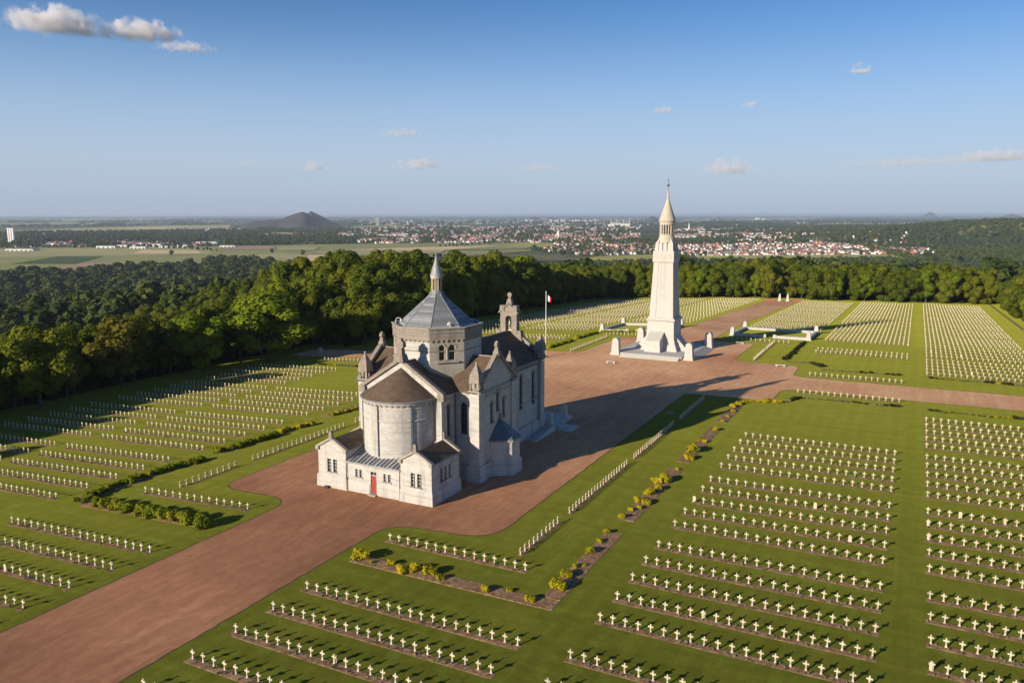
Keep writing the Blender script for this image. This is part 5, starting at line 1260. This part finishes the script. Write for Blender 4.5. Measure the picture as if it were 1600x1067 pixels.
fl_ = [([(-200,388),(330,385),(560,381),(830,378),(830,392),(600,408),(300,424),(-200,440)],'g'), ([(-200,392),(150,388),(330,389),(330,397),(0,402),(-200,404)],'l'),
  ([(15,413),(90,401),(160,401),(118,413)],'d'), ([(118,413),(162,401),(110,401),(15,413)],'d'), ([(75,422),(130,412),(225,411),(150,424)],'b'), ([(205,397),(225,391),(310,392),(315,397)],'t'),
  ([(345,392),(360,386),(430,385),(430,390)],'b'), ([(430,388),(470,386),(500,387),(490,392),(440,392)],'l'), ([(415,408),(430,400),(560,398),(545,412),(420,413)],'t'), ([(480,396),(560,390),(700,388),(690,396),(560,400)],'l'),
  ([(545,391),(700,386),(830,384),(830,388),(700,392)],'t'), ([(690,392),(820,382),(830,380),(850,383),(820,390)],'g'), ([(330,405),(440,397),(480,400),(470,410)],'l'),
  ([(780,385),(820,380),(870,381),(860,388)],'y'), ([(890,408),(935,402),(1050,398),(1040,410),(930,416)],'y'), ([(1060,402),(1200,400),(1445,399),(1450,405),(1300,409),(1100,410)],'y'), ([(1320,426),(1450,420),(1465,422),(1465,432),(1380,436)],'y'),
  ([(0,362),(120,357),(260,353),(360,352),(360,357),(150,362),(0,366)],'l'), ([(180,358),(240,356),(290,356),(240,359)],'t'), ([(390,368),(440,364),(470,366),(440,370)],'l'), ([(-200,352),(100,348),(200,349),(-200,358)],'g'),
  ([(520,356),(600,352),(640,353),(560,358)],'g'), ([(700,352),(800,349),(860,350),(760,355)],'d'), ([(1250,352),(1320,349),(1380,351),(1300,355)],'g'), ([(1130,343),(1250,341),(1300,343),(1180,345)],'l'), ([(60,344),(220,342),(280,343),(100,346)],'l'), ([(420,345),(500,343),(560,344),(470,347)],'g')]
for i, (pl, ky) in enumerate(fl_): field(pl, ky, .3 + .25 * i)

# low detail far trees
FK = []
for i in range(3):
    vs, fs = leafball(260, 1.5, crown_blobs(300 + i, 13, 6.2, 0.5, 1.0, 9), seed=300 + i); FK.append(leafmesh('crown', vs, fs, LEAF_F))
tk0 = trunk_mesh(300, 12, 5)
fsrc = []
for i, (px_, py_) in enumerate(((268, 400), (425, 397), (473, 398))):
    x, yv = plain_pt(px_, py_); e = empty('field_tree', (x, yv, PLAIN)); tag(e, ('lone dark tree in the open field', 'dark clump tree beside the pale fields', 'dark tree between two field strips')[i], 'tree')
    fsrc.append(inst('crown', FK[i], e, (0,0,0), 0, (1.6,) * 3)); inst('trunk', tk0, e)
rq = np.random.default_rng(11)
def in_poly(x, y, pl):
    r_ = False; j = len(pl) - 1
    for i in range(len(pl)):
        (xi, yi), (xj, yj) = pl[i], pl[j]
        if (yi > y) != (yj > y) and x < (xj - xi) * (y - yi) / (yj - yi) + xi: r_ = not r_
        j = i
    return r_
def px_fill(pl, n):
    xs = [p[0] for p in pl]; ys = [p[1] for p in pl]; out = []; tries = 0
    while len(out) < n and tries < n * 30:
        tries += 1; x, y = rq.uniform(min(xs), max(xs)), rq.uniform(min(ys), max(ys))
        if in_poly(x, y, pl): out.append((x, y))
    return out
def clumpy(x, y, f, s): return math.sin(x*f + s) + math.sin(y*f*1.7 + 2*s) + .8 * math.sin((x+y)*f*2.3 + s*.7)
pts = []
# hillside woods below the plateau
for _ in range(17000):
    x = rq.uniform(-2100, 900); y = rq.uniform(150, 2300); bx = max(-280 - x, x - 260, 0); by = max(y - 610, 0); d = math.hypot(bx, by)
    if d < 60: continue
    px_, py_, dd = pix((x, y, h(x, y)))
    if not (-60 < px_ < 1660): continue
    edge_ = 420 if px_ < 330 else (418 if px_ < 860 else (412 if px_ < 1300 else 400))
    if py_ < edge_ - 6 + 6 * math.sin(px_ * .03) + rq.normal() * 2: continue
    if 1330 < px_ < 1465 and 420 < py_ < 434: continue
    s_ = rq.uniform(.7, 1.25) * (1.6 if rq.random() < .3 else 1.0); pts.append((x, y, h(x, y) - 1.5, int(rq.integers(3)), rq.uniform(0, 6.28), (s_ * rq.uniform(1.0, 1.5), s_ * rq.uniform(1.0, 1.5), s_ * rq.uniform(.8, 1.15))))
WOODS = [([(0,372),(140,370),(400,371),(560,373),(560,381),(330,386),(0,389)], 1500), ([(340,371),(520,368),(545,373),(540,390),(430,384),(350,384)], 700), ([(400,356),(520,356),(560,360),(520,368),(400,366)], 500), ([(490,383),(525,380),(530,386),(490,388)], 120), ([(435,391),(480,387),(484,391),(440,392)], 60),
  ([(540,350),(800,347),(1000,350),(1000,384),(830,380),(560,382)], 1300), ([(830,386),(900,380),(1040,376),(1040,398),(930,402),(830,396)], 350), ([(1040,352),(1130,350),(1280,356),(1280,366),(1040,368)], 500), ([(1040,372),(1250,368),(1250,382),(1040,384)], 350),
  ([(1040,400),(1460,406),(1465,420),(1320,422),(1060,410)], 900), ([(1290,356),(1620,345),(1620,415),(1460,404),(1470,380),(1290,372)], 3600), ([(1180,340),(1620,338),(1620,346),(1180,352)], 1500), ([(0,346),(560,340),(560,352),(0,356)], 1500), ([(560,339),(1200,338),(1200,350),(560,350)], 1100), ([(-60,364),(120,364),(400,360),(400,370),(-60,372)], 900),
  ([(900,410),(1050,408),(1050,416),(900,420)], 200), ([(0,338),(1600,336.6),(1600,341),(0,343)], 1600)]
FBOX = [pl for pl, _ in fl_]
for wi, (pl, n) in enumerate(WOODS):
    for (px_, py_) in px_fill(pl, n):
        if clumpy(px_, py_ * 4, .05, wi) < -.9 and wi not in (3, 4): continue
        if any(in_poly(px_, py_, f_) for f_ in FBOX): continue
        x, y = plain_pt(px_, py_); z = h(x, y)
        if z > PLAIN + 5: x, y = plain_pt(px_, py_, z); z = h(x, y)
        far = math.hypot(x, y) / 3500; s_ = rq.uniform(.9, 1.5) * max(1, far * .9)
        pts.append((x, y, z - 1, int(rq.integers(3)), rq.uniform(0, 6.28), (s_, s_, min(s_, 1.9) * rq.uniform(.9, 1.2))))
for (cx_, cy2, hh, sx_, sy_) in HILLS:
    for _ in range(1500):
        x, y = rq.normal(cx_, sx_ * .75), rq.normal(cy2, sy_ * .75); px_, py_, dd = pix((x, y, h(x, y)))
        if hill(x, y) < 6 or px_ > 1640: continue
        s_ = rq.uniform(1.3, 2.2); pts.append((x, y, h(x, y) - 1, int(rq.integers(3)), rq.uniform(0, 6.28), (s_, s_, s_ * .8)))
# hedgerow lines and avenue trees
for (a, b, n) in (((0,388),(330,386),60), ((150,424),(120,424),10), ((650,403),(700,401),12), ((1180,434),(1330,420),40), ((690,386),(830,377),40), ((230,386),(345,393),16)):
    for i in range(n):
        t = i / n; x, y = plain_pt(a[0]+(b[0]-a[0])*t + rq.normal()*1.5, a[1]+(b[1]-a[1])*t); s_ = rq.uniform(.6, 1.3); pts.append((x, y, PLAIN - 1, int(rq.integers(3)), rq.uniform(0, 6.28), (s_,)*3))
print('far trees', len(pts))
scatter('distant_woods', 'far woods and hedgerows on the hillside and across the plain', pts, fsrc, cat='woods')

# houses
HW = [plain('house_wall_white', (.78, .76, .73), .8, .1, .02), plain('house_wall_cream', (.56, .49, .41), .8, .15, .02), plain('house_wall_brick', (.33, .16, .11), .85, .2, .02)]
HR = [plain('roof_red', (.32, .11, .07), .8, .2, .02), plain('roof_brown', (.17, .10, .08), .8, .2, .02), plain('roof_grey', (.13, .13, .14), .7, .2, .02)]
def house_geo(w_, l_, e_, r_):
    vs = [(-w_,-l_,0),(w_,-l_,0),(w_,l_,0),(-w_,l_,0),(-w_,-l_,e_),(w_,-l_,e_),(w_,l_,e_),(-w_,l_,e_),(0,-l_,r_),(0,l_,r_)]
    ov = .5; rv = [(-w_-ov,-l_-ov,e_-.4),(w_+ov,-l_-ov,e_-.4),(w_+ov,l_+ov,e_-.4),(-w_-ov,l_+ov,e_-.4),(0,-l_-ov,r_+.3),(0,l_+ov,r_+.3)]
    fs = [(0,1,5,8,4),(1,2,6,5),(2,3,7,9,6),(3,0,4,7)]; rf = [(1,2,5,4),(3,0,4,5),(0,3,2,1)]
    wn = []
    for sy in (-1, 1):
        for u in (-.45, .45):
            for z in (1.0, 3.9):
                if z + 1.4 > e_: continue
                wn.append([(u*w_-.55, sy*(l_+.05), z), (u*w_+.55, sy*(l_+.05), z), (u*w_+.55, sy*(l_+.05), z+1.4), (u*w_-.55, sy*(l_+.05), z+1.4)])
    return vs, fs, rv, rf, wn
HM = []
for wi in range(3):
    for ri in range(3):
        g = MB(); vs, fs, rv, rf, wn = house_geo(4.2 + wi*.4, 6 + ri, 5.4, 9.2); g.add(vs, fs, 0); g.add(rv, rf, 1)
        for w4 in wn: g.add(w4, [(0,1,2,3)], 2)
        g.box(-.5, .5, 2.2, 3.1, 7.4, 10.4, 0)
        o = g.build('house', [HW[wi], HR[ri], GLASS], fix=False); HM.append((o.data, wi, ri)); bpy.data.objects.remove(o)
TOWN = [([(560,375),(700,370),(1000,372),(1000,386),(860,383),(700,386),(560,384)], 2600), ([(500,358),(700,352),(1000,354),(1000,374),(700,372),(520,366)], 4200), ([(850,388),(960,384),(1040,384),(1040,396),(930,400),(860,394)], 700), ([(1040,382),(1200,374),(1460,378),(1460,396),(1200,402),(1060,400)], 1250),
        ([(1040,358),(1240,356),(1300,362),(1240,372),(1040,372)], 1100), ([(1280,363),(1400,360),(1440,366),(1400,372),(1290,372)], 220), ([(1345,416),(1390,414),(1390,419),(1350,420)], 40), ([(0,378),(160,374),(300,376),(330,384),(0,388)], 800), ([(410,366),(520,362),(560,368),(470,372),(410,372)], 260), ([(260,356),(400,354),(400,360),(260,361)], 120),
        ([(560,343),(1100,341),(1300,346),(1100,353),(560,353)], 2200), ([(0,342),(500,341),(500,350),(0,352)], 350), ([(1100,341),(1600,339),(1600,348),(1200,352)], 500)]
hs = []
for ti, (pl, n) in enumerate(TOWN):
    for (px_, py_) in px_fill(pl, n):
        if clumpy(px_, py_ * 5, .06, ti + 3) < -1.1: continue
        if any(in_poly(px_, py_, f_) for f_ in FBOX): continue
        x, y = plain_pt(px_, py_); z = h(x, y)
        if z > PLAIN + 5: x, y = plain_pt(px_, py_, z); z = h(x, y)
        hs.append((math.hypot(x, y), x, y, z, float(rq.choice([.2, .2+math.pi/2, 1.0, 1.0+math.pi/2]) + rq.normal()*.08), int(rq.choice(3, p=[.64,.22,.14])), int(rq.choice(3, p=[.34,.33,.33])), float(rq.uniform(.85, 1.35))))
hs.sort()
VS = []; FS = []; MI = []
for k_, (d, x, y, z, rz, wi, ri, s_) in enumerate(hs):
    if k_ < 290:
        me_ = next(m_ for m_, a, b in HM if a == wi and b == ri); o = inst('house', me_, None, (x, y, z), rz, (s_, s_, s_))
        tag(o, f'small far house with {("white", "cream", "brick")[wi]} walls and {("red", "brown", "grey")[ri]} roof in the near quarter of the town', 'house', f'town houses {("white", "cream", "brick")[wi]} {("red", "brown", "grey")[ri]}')
        continue
    s2 = s_ * (1 + .12 * max(0, d - 4500) / 3000)
    vs, fs, rv, rf, wn = house_geo(4.4, 6.6, 5.4, 9.2); c_, n_ = math.cos(rz) * s2, math.sin(rz) * s2; b = len(VS)
    for (a0, b0, z0) in vs + rv: VS.append((x + a0*c_ - b0*n_, y + a0*n_ + b0*c_, z + z0 * s_))
    for f_ in fs: FS.append(tuple(b + i for i in f_)); MI.append(wi)
    for f_ in rf: FS.append(tuple(b + 10 + i for i in f_)); MI.append(3 + ri)
me = bpy.data.meshes.new('town'); me.from_pydata(VS, [], FS)
for m_ in HW + HR: me.materials.append(m_)
me.polygons.foreach_set('material_index', MI); me.update(); o = bpy.data.objects.new('town', me); col.objects.link(o); tag(o, 'thousands of small far houses of the mining towns across the plain', 'town', kind='stuff')
print('houses', len(hs))
# sheds, blocks and landmarks on the plain
def shed(px_, py_, wpx, hm, lab, mat, roof=None, dep=.45, rz=.47):
    x, y = plain_pt(px_, py_); d = math.hypot(x, y); wd = wpx * d / FPX; e = empty('factory_building', (x, y, PLAIN), rz); tag(e, lab, 'factory building')
    MB().box(-wd/2, wd/2, 0, wd*dep, 0, hm).build('wall', mat, e)
    m = MB(); n = max(1, int(wd / 30))
    for i in range(n):
        a, b = -wd/2 + wd*i/n, -wd/2 + wd*(i+1)/n; c = (a+b)/2
        m.add([(a,-.5,hm+.05),(b,-.5,hm+.05),(c,-.5,hm+3.5),(a,wd*dep+.5,hm+.05),(b,wd*dep+.5,hm+.05),(c,wd*dep+.5,hm+3.5)], [(0,1,2),(3,5,4),(0,2,5,3),(2,1,4,5),(1,0,3,4)])
    m.build('roof', roof or HR[2], e)
    m = MB()
    for i in range(n*2): u = -wd/2 + wd*(i+.5)/(n*2); m.box(u-wd/n/7, u+wd/n/7, -.3, 0.05, 1.0, hm*.55)
    m.build('loading_doors', GLASS, e)
SHW = plain('shed_white', (.74, .73, .71), .6, .05, .02)
for i, (px_, py_, wpx, hm, cc) in enumerate(((30,392.5,36,9,'long white warehouse with low roof at the field edge'),(70,384,30,12,'white workshop behind the grain silo'),(165,388,26,10,'white hall among the western sheds'),(195,386,30,9,'low pale hall left of the tan field'),(215,389,22,10,'pale hall behind the tan field'),
        (240,386,20,14,'white tall hall near the power works'),(258,387.5,18,9,'small white hall near the power works'),(285,386,16,10,'white hall right of the tan field'),(320,381,34,10,'long white factory with tower beside the dark trees'),(355,386.5,22,8,'low white hall before the dark trees'),(122,366,16,10,'far pale shed in the western woods'),
        (80,366,20,10,'far white shed left of the western woods'),(300,351,10,12,'far white hall under the horizon'),(860,360,14,14,'large white hall in the middle of the town'),(920,378,26,10,'long low white hall behind the town trees'),(950,380,20,10,'white hall beside the long low hall'),(915,398,30,8,'long grey hall at the town edge behind the far field'),(955,399,22,8,'white hall at the town edge right of the grey hall'),
        (1108,364,26,12,'big white hall on the wooded rise right of the tower'),(1130,367,20,9,'pale hall next to the big white hall'),(1190,358,16,10,'white hall right of the wooded rise'),(1245,350,14,10,'distant white hall on the plain'),(990,372,16,9,'cream hall left of the tower top'),(640,368,26,12,'row of pale blocks in the dense town'),(705,372,22,11,'white block near the town field'))):
    shed(px_, py_, wpx, hm, cc, SHW)
def landmark(name, px_, py_, lab, cat):
    x, y = plain_pt(px_, py_); e = empty(name, (x, y, PLAIN), .47); tag(e, lab, cat); return e, math.hypot(x, y) / FPX
e, k_ = landmark('grain_silo', 19, 382, 'tall white concrete silo tower standing over the western town', 'silo')
for i in range(3): MB().tube((k_*(-3+3*i), 0, 0), (k_*(-3+3*i), 0, k_*20), k_*1.7, n=14).build('silo_cell', SHW, e)
MB().box(-k_*4.4, k_*4.4, -k_*2, k_*2, k_*20, k_*21.2).build('silo_head', SHW, e)
e, k_ = landmark('apartment_tower', 590, 352, 'tall pale apartment tower right of the twin spoil heap', 'tower block')
MB().box(-k_*2.4, k_*2.4, -k_*1.6, k_*1.6, 0, k_*10.5).build('wall', HW[1], e); 
for i in range(9): MB().box(-k_*2.2, k_*2.2, -k_*1.65, -k_*1.6, k_*(.8+1.05*i), k_*(1.35+1.05*i)).build('window_band', GLASS, e)
e, k_ = landmark('pithead_tower', 872, 373, 'grey concrete pithead tower with slanting leg in the middle of the town', 'pithead')
MB().box(-k_*1.2, k_*1.2, -k_*1.2, k_*1.2, 0, k_*12).build('shaft', SHW, e); MB().bar((-k_*6, 0, 0), (-k_*.5, 0, k_*10), k_*1.0, k_*1.4).build('leg', SHW, e)
e, k_ = landmark('church', 1076, 361, 'far white church with pointed spire just right of the tower', 'church')
MB().box(-k_*1.6, k_*1.6, 0, k_*7, 0, k_*3).build('nave', HW[0], e); MB().box(-k_*1.0, k_*1.0, -k_*2, 0, 0, k_*6).build('belfry', HW[0], e); MB().frustum(0, -k_*1, k_*6, k_*13, k_*1.0, k_*1.0, .3, .3).build('spire', SHW, e)
e, k_ = landmark('church', 1275, 381, 'far brick church with dark spire above the red roofs', 'church')
MB().box(-k_*1.4, k_*1.4, 0, k_*8, 0, k_*3).build('nave', HW[2], e); MB().box(-k_*.9, k_*.9, -k_*2, 0, 0, k_*6).build('belfry', HW[2], e); MB().frustum(0, -k_*1, k_*6, k_*13, k_*.9, k_*.9, .3, .3).build('spire', HR[2], e)
e, k_ = landmark('stadium', 968, 354, 'far white football stadium with masts left of the tower', 'stadium')
for (a, b, c, d_) in ((-15,15,-6,-3),(-15,15,4,7),(-17,-15.2,-3,4),(15.2,17,-3,4)): MB().box(k_*a, k_*b, k_*c, k_*d_, 0, k_*3.4).build('stand', SHW, e)
MB().box(-k_*15, k_*15, -k_*7, -k_*2.5, k_*4.1, k_*4.9).build('stand_roof', SHW, e)
for a in (-14, -5, 5, 14): MB().tube((k_*a, -k_*6, 0), (k_*a, -k_*6, k_*11), k_*.3, n=6).build('mast', SHW, e)
e, k_ = landmark('chimney_works', 1410, 372, 'white works chimneys on the wooded hill at the right', 'chimney')
for a, hh in ((-9, 5), (-3, 5), (0, 5), (12, 8), (-17, 3)): MB().box(k_*a-k_*.8, k_*a+k_*.8, -k_*.6, k_*.6, 0, k_*(hh + 3)).build('chimney', SHW, e)
for i, (px_, py_, n) in enumerate(((875,346.5,5),(905,347.5,6),(925,347,4),(830,347,3),(645,349,3),(1190,344,3))):
    for j in range(n):
        e, k_ = landmark('apartment_block', px_ + j*5.2 - n*2.6 + rq.normal(), py_ + rq.normal()*.3, 'far pale apartment block on the edge of the distant town', 'tower block'); e['group'] = 'far apartment blocks'
        hh = k_ * rq.uniform(1.8, 4); MB().box(-k_*1.5, k_*1.5, -k_, k_, 0, hh).build('wall', SHW, e); MB().box(-k_*1.3, k_*1.3, -k_*1.03, -k_, hh*.45, hh*.6).build('window_band', GLASS, e)
# spoil heaps
def heap(px_, base_y, prof, lab, depth=.55, seed=1):
    x, y = plain_pt(px_, base_y); d = math.hypot(x, y); k_ = d / FPX; e_yaw = math.atan2(-x, y); q2 = random.Random(seed); m = MB(); N_ = 40; n2 = 17
    xs = np.linspace(prof[0][0], prof[-1][0], N_)
    zs = np.interp(xs, [p[0] for p in prof], [p[1] for p in prof]); vs = []
    for j in range(n2):
        v = -1 + 2 * j / (n2 - 1)
        for i in range(N_):
            pk = zs[i]; run = max(pk * 2.0, 2) ; zz = max(0.0, pk * (1 - abs(v)))
            vs.append(((xs[i] - px_) * k_ , v * run * k_ * depth * 1.6, zz * k_ + (q2.uniform(-1, 1) * k_ * .25 if 0 < j < n2 - 1 else -2)))
    m.add(vs, [(j*N_+i, j*N_+i+1, (j+1)*N_+i+1, (j+1)*N_+i) for j in range(n2-1) for i in range(N_-1)])
    o = m.build('spoil_heap', HEAP, fix=False); o.location = (x, y, PLAIN); o.rotation_euler = (0, 0, e_yaw); tag(o, lab, 'spoil heap'); return o
HEAP = plain('coal_shale', (.055, .052, .048), .95, .3, .004)
heap(470, 357, [(378,0),(392,8),(410,11),(428,12.5),(440,13),(455,19),(470,24),(476,24.5),(486,18),(500,11),(515,6),(534,0)], 'big dark twin spoil heap, front cone with a long western shoulder', seed=2)
heap(492, 354.5, [(455,0),(470,12),(487,23),(500,17),(515,9),(530,2.5),(538,0)], 'dark conical spoil heap behind the front cone of the twin heap', seed=3)
for (px_, py_, w_, hh, lab) in ((1019,346.5,13,9,'small hazy spoil heap just left of the tower top'),(835,344,12,6,'faint flat spoil heap near the horizon above the town'),(1453,341,14,8,'faint cone spoil heap on the horizon at the right'),(1580,344,22,8,'broad faint spoil heap on the far right horizon'),(1310,338,8,3,'tiny faint spoil heap on the horizon between tower and cone heap')):
    heap(px_, py_, [(px_-w_, 0), (px_-w_*.3, hh*.8), (px_, hh), (px_+w_*.35, hh*.75), (px_+w_, 0)], lab, seed=int(px_))

# ================================================================== HAZE AND CLOUDS
m, n, b = newmat('haze'); n.nodes.remove(b); pv = nd(n, 'ShaderNodeVolumePrincipled'); pv.inputs['Color'].default_value = (.66, .79, 1.0, 1); pv.inputs['Density'].default_value = HAZE_D; pv.inputs['Anisotropy'].default_value = .1
n.links.new(pv.outputs[0], n.nodes['Material Output'].inputs['Volume'])
o = MB().box(-118000, 118000, -21000, 118000, PLAIN - 12, 66).build('haze', m); tag(o, 'thin blue summer haze over the plain', 'haze', kind='stuff')

def cloudmat(name, dens, scale, thr, asp, asp2, amp):
    m, n, b = newmat(name); n.nodes.remove(b); tc = nd(n, 'ShaderNodeTexCoord'); oi = nd(n, 'ShaderNodeObjectInfo')
    mp = nd(n, 'ShaderNodeMapping'); mp.inputs['Scale'].default_value = (asp, asp2, 1); n.links.new(tc.outputs['Object'], mp.inputs[0])
    off_ = nd(n, 'ShaderNodeVectorMath', operation='ADD'); n.links.new(mp.outputs[0], off_.inputs[0])
    cmb = nd(n, 'ShaderNodeCombineXYZ'); n.links.new(math_(n, 'MULTIPLY', oi.outputs['Random'], 90.0), cmb.inputs[0]); n.links.new(cmb.outputs[0], off_.inputs[1])
    nz = noise(n, off_.outputs[0], scale, 6, .6)
    ln_ = nd(n, 'ShaderNodeVectorMath', operation='LENGTH'); n.links.new(tc.outputs['Object'], ln_.inputs[0])
    fall = math_(n, 'SUBTRACT', 1.0, ln_.outputs['Value'])
    sx = nd(n, 'ShaderNodeSeparateXYZ'); n.links.new(tc.outputs['Object'], sx.inputs[0])
    v = math_(n, 'ADD', math_(n, 'MULTIPLY', fall, .9), math_(n, 'MULTIPLY', math_(n, 'SUBTRACT', nz, .5), amp)); v = math_(n, 'SUBTRACT', v, thr)
    flat = math_(n, 'MINIMUM', 1.0, math_(n, 'MAXIMUM', 0.0, math_(n, 'MULTIPLY', math_(n, 'ADD', sx.outputs[2], .35), 4.0)))
    v = math_(n, 'MULTIPLY', math_(n, 'MINIMUM', 1.0, math_(n, 'MAXIMUM', 0.0, math_(n, 'MULTIPLY', v, 2.5))), flat)
    edge0 = math_(n, 'MINIMUM', 1.0, math_(n, 'MAXIMUM', 0.0, math_(n, 'MULTIPLY', fall, 6.0)))
    v = math_(n, 'MULTIPLY', math_(n, 'MULTIPLY', v, edge0), dens)
    pv = nd(n, 'ShaderNodeVolumePrincipled'); pv.inputs['Color'].default_value = (.98, .965, .985, 1); pv.inputs['Anisotropy'].default_value = 0.0; n.links.new(v, pv.inputs['Density'])
    n.links.new(pv.outputs[0], n.nodes['Material Output'].inputs['Volume']); return m
CM_ = {}
ico = bmesh.new(); bmesh.ops.create_icosphere(ico, subdivisions=3, radius=1.0); ICO = bpy.data.meshes.new('cloud'); ico.to_mesh(ICO); ico.free()
def cloud(px_, py_, wpx, hpx, alt, lab, tau=3.0, scale=1.3, thr=.35, depth=.6, amp=3.2, group=None):
    d = ray(px_, py_); t = (alt - CAM_H) / d[2]; p = CAM + d * t; k_ = t / FPX
    a, c = wpx / 2 * k_ * 1.12, hpx / 2 * k_ * 1.75
    me_ = ICO.copy(); me_.materials.append(cloudmat('cloud_%d' % px_, tau / max(1.0, c), scale, thr, min(6.0, a / c), min(5.0, a * depth / c), amp))
    o = inst('cloud', me_, None, tuple(p), math.atan2(-d[0], d[1]), (a, a * depth, c)); tag(o, lab, 'cloud', group)
cloud(87, 41, 118, 34, 1500, 'white puffy cloud with flat base, the larger of the pair in blue sky', 2.6, 1.3, .18)
cloud(222, 54, 105, 27, 1500, 'white puffy cloud with a ragged trailing tail', 2.4, 1.3, .22)
cloud(290, 76, 85, 14, 1520, 'thin grey wisp trailing from the puffy cloud', 1.0, 1.6, .35)
cloud(1342, 111, 34, 15, 1700, 'small lone white cloud in the right sky', 2.2, 1.1, .3)
cloud(627, 210, 88, 13, 1700, 'thin flat grey cloud streak above the chapel spire', .4, 1.5, .35)
cloud(1037, 174, 40, 11, 1700, 'small flat pinkish cloud above the tower', 1.0, 1.4, .32)
cloud(1170, 164, 28, 13, 1700, 'tiny wispy cloud right of the tower top', 1.2, 1.4, .35)
cloud(655, 260, 85, 18, 1800, 'low white cloud heap near the horizon above the wood', .7, 1.5, .3)
cloud(487, 262, 36, 17, 1800, 'low small white cloud near the horizon above the spoil heap', 1.2, 1.3, .3)
cloud(1135, 266, 95, 24, 1800, 'low white heaped cloud near the horizon beside the tower', .8, 1.5, .28)
cloud(1555, 247, 130, 16, 1800, 'low white cloud bank at the right horizon', .6, 1.6, .3)
cloud(1420, 255, 220, 12, 1900, 'long thin cloud bar leading to the right hand bank', .22, 1.8, .42)
cloud(840, 264, 90, 14, 1900, 'faint low cloud patch between spire and tower', .3, 1.6, .38)
cloud(390, 257, 60, 10, 1900, 'faint flat cloud smear above the western plain', .3, 1.6, .38)
print('objects', len(bpy.data.objects))
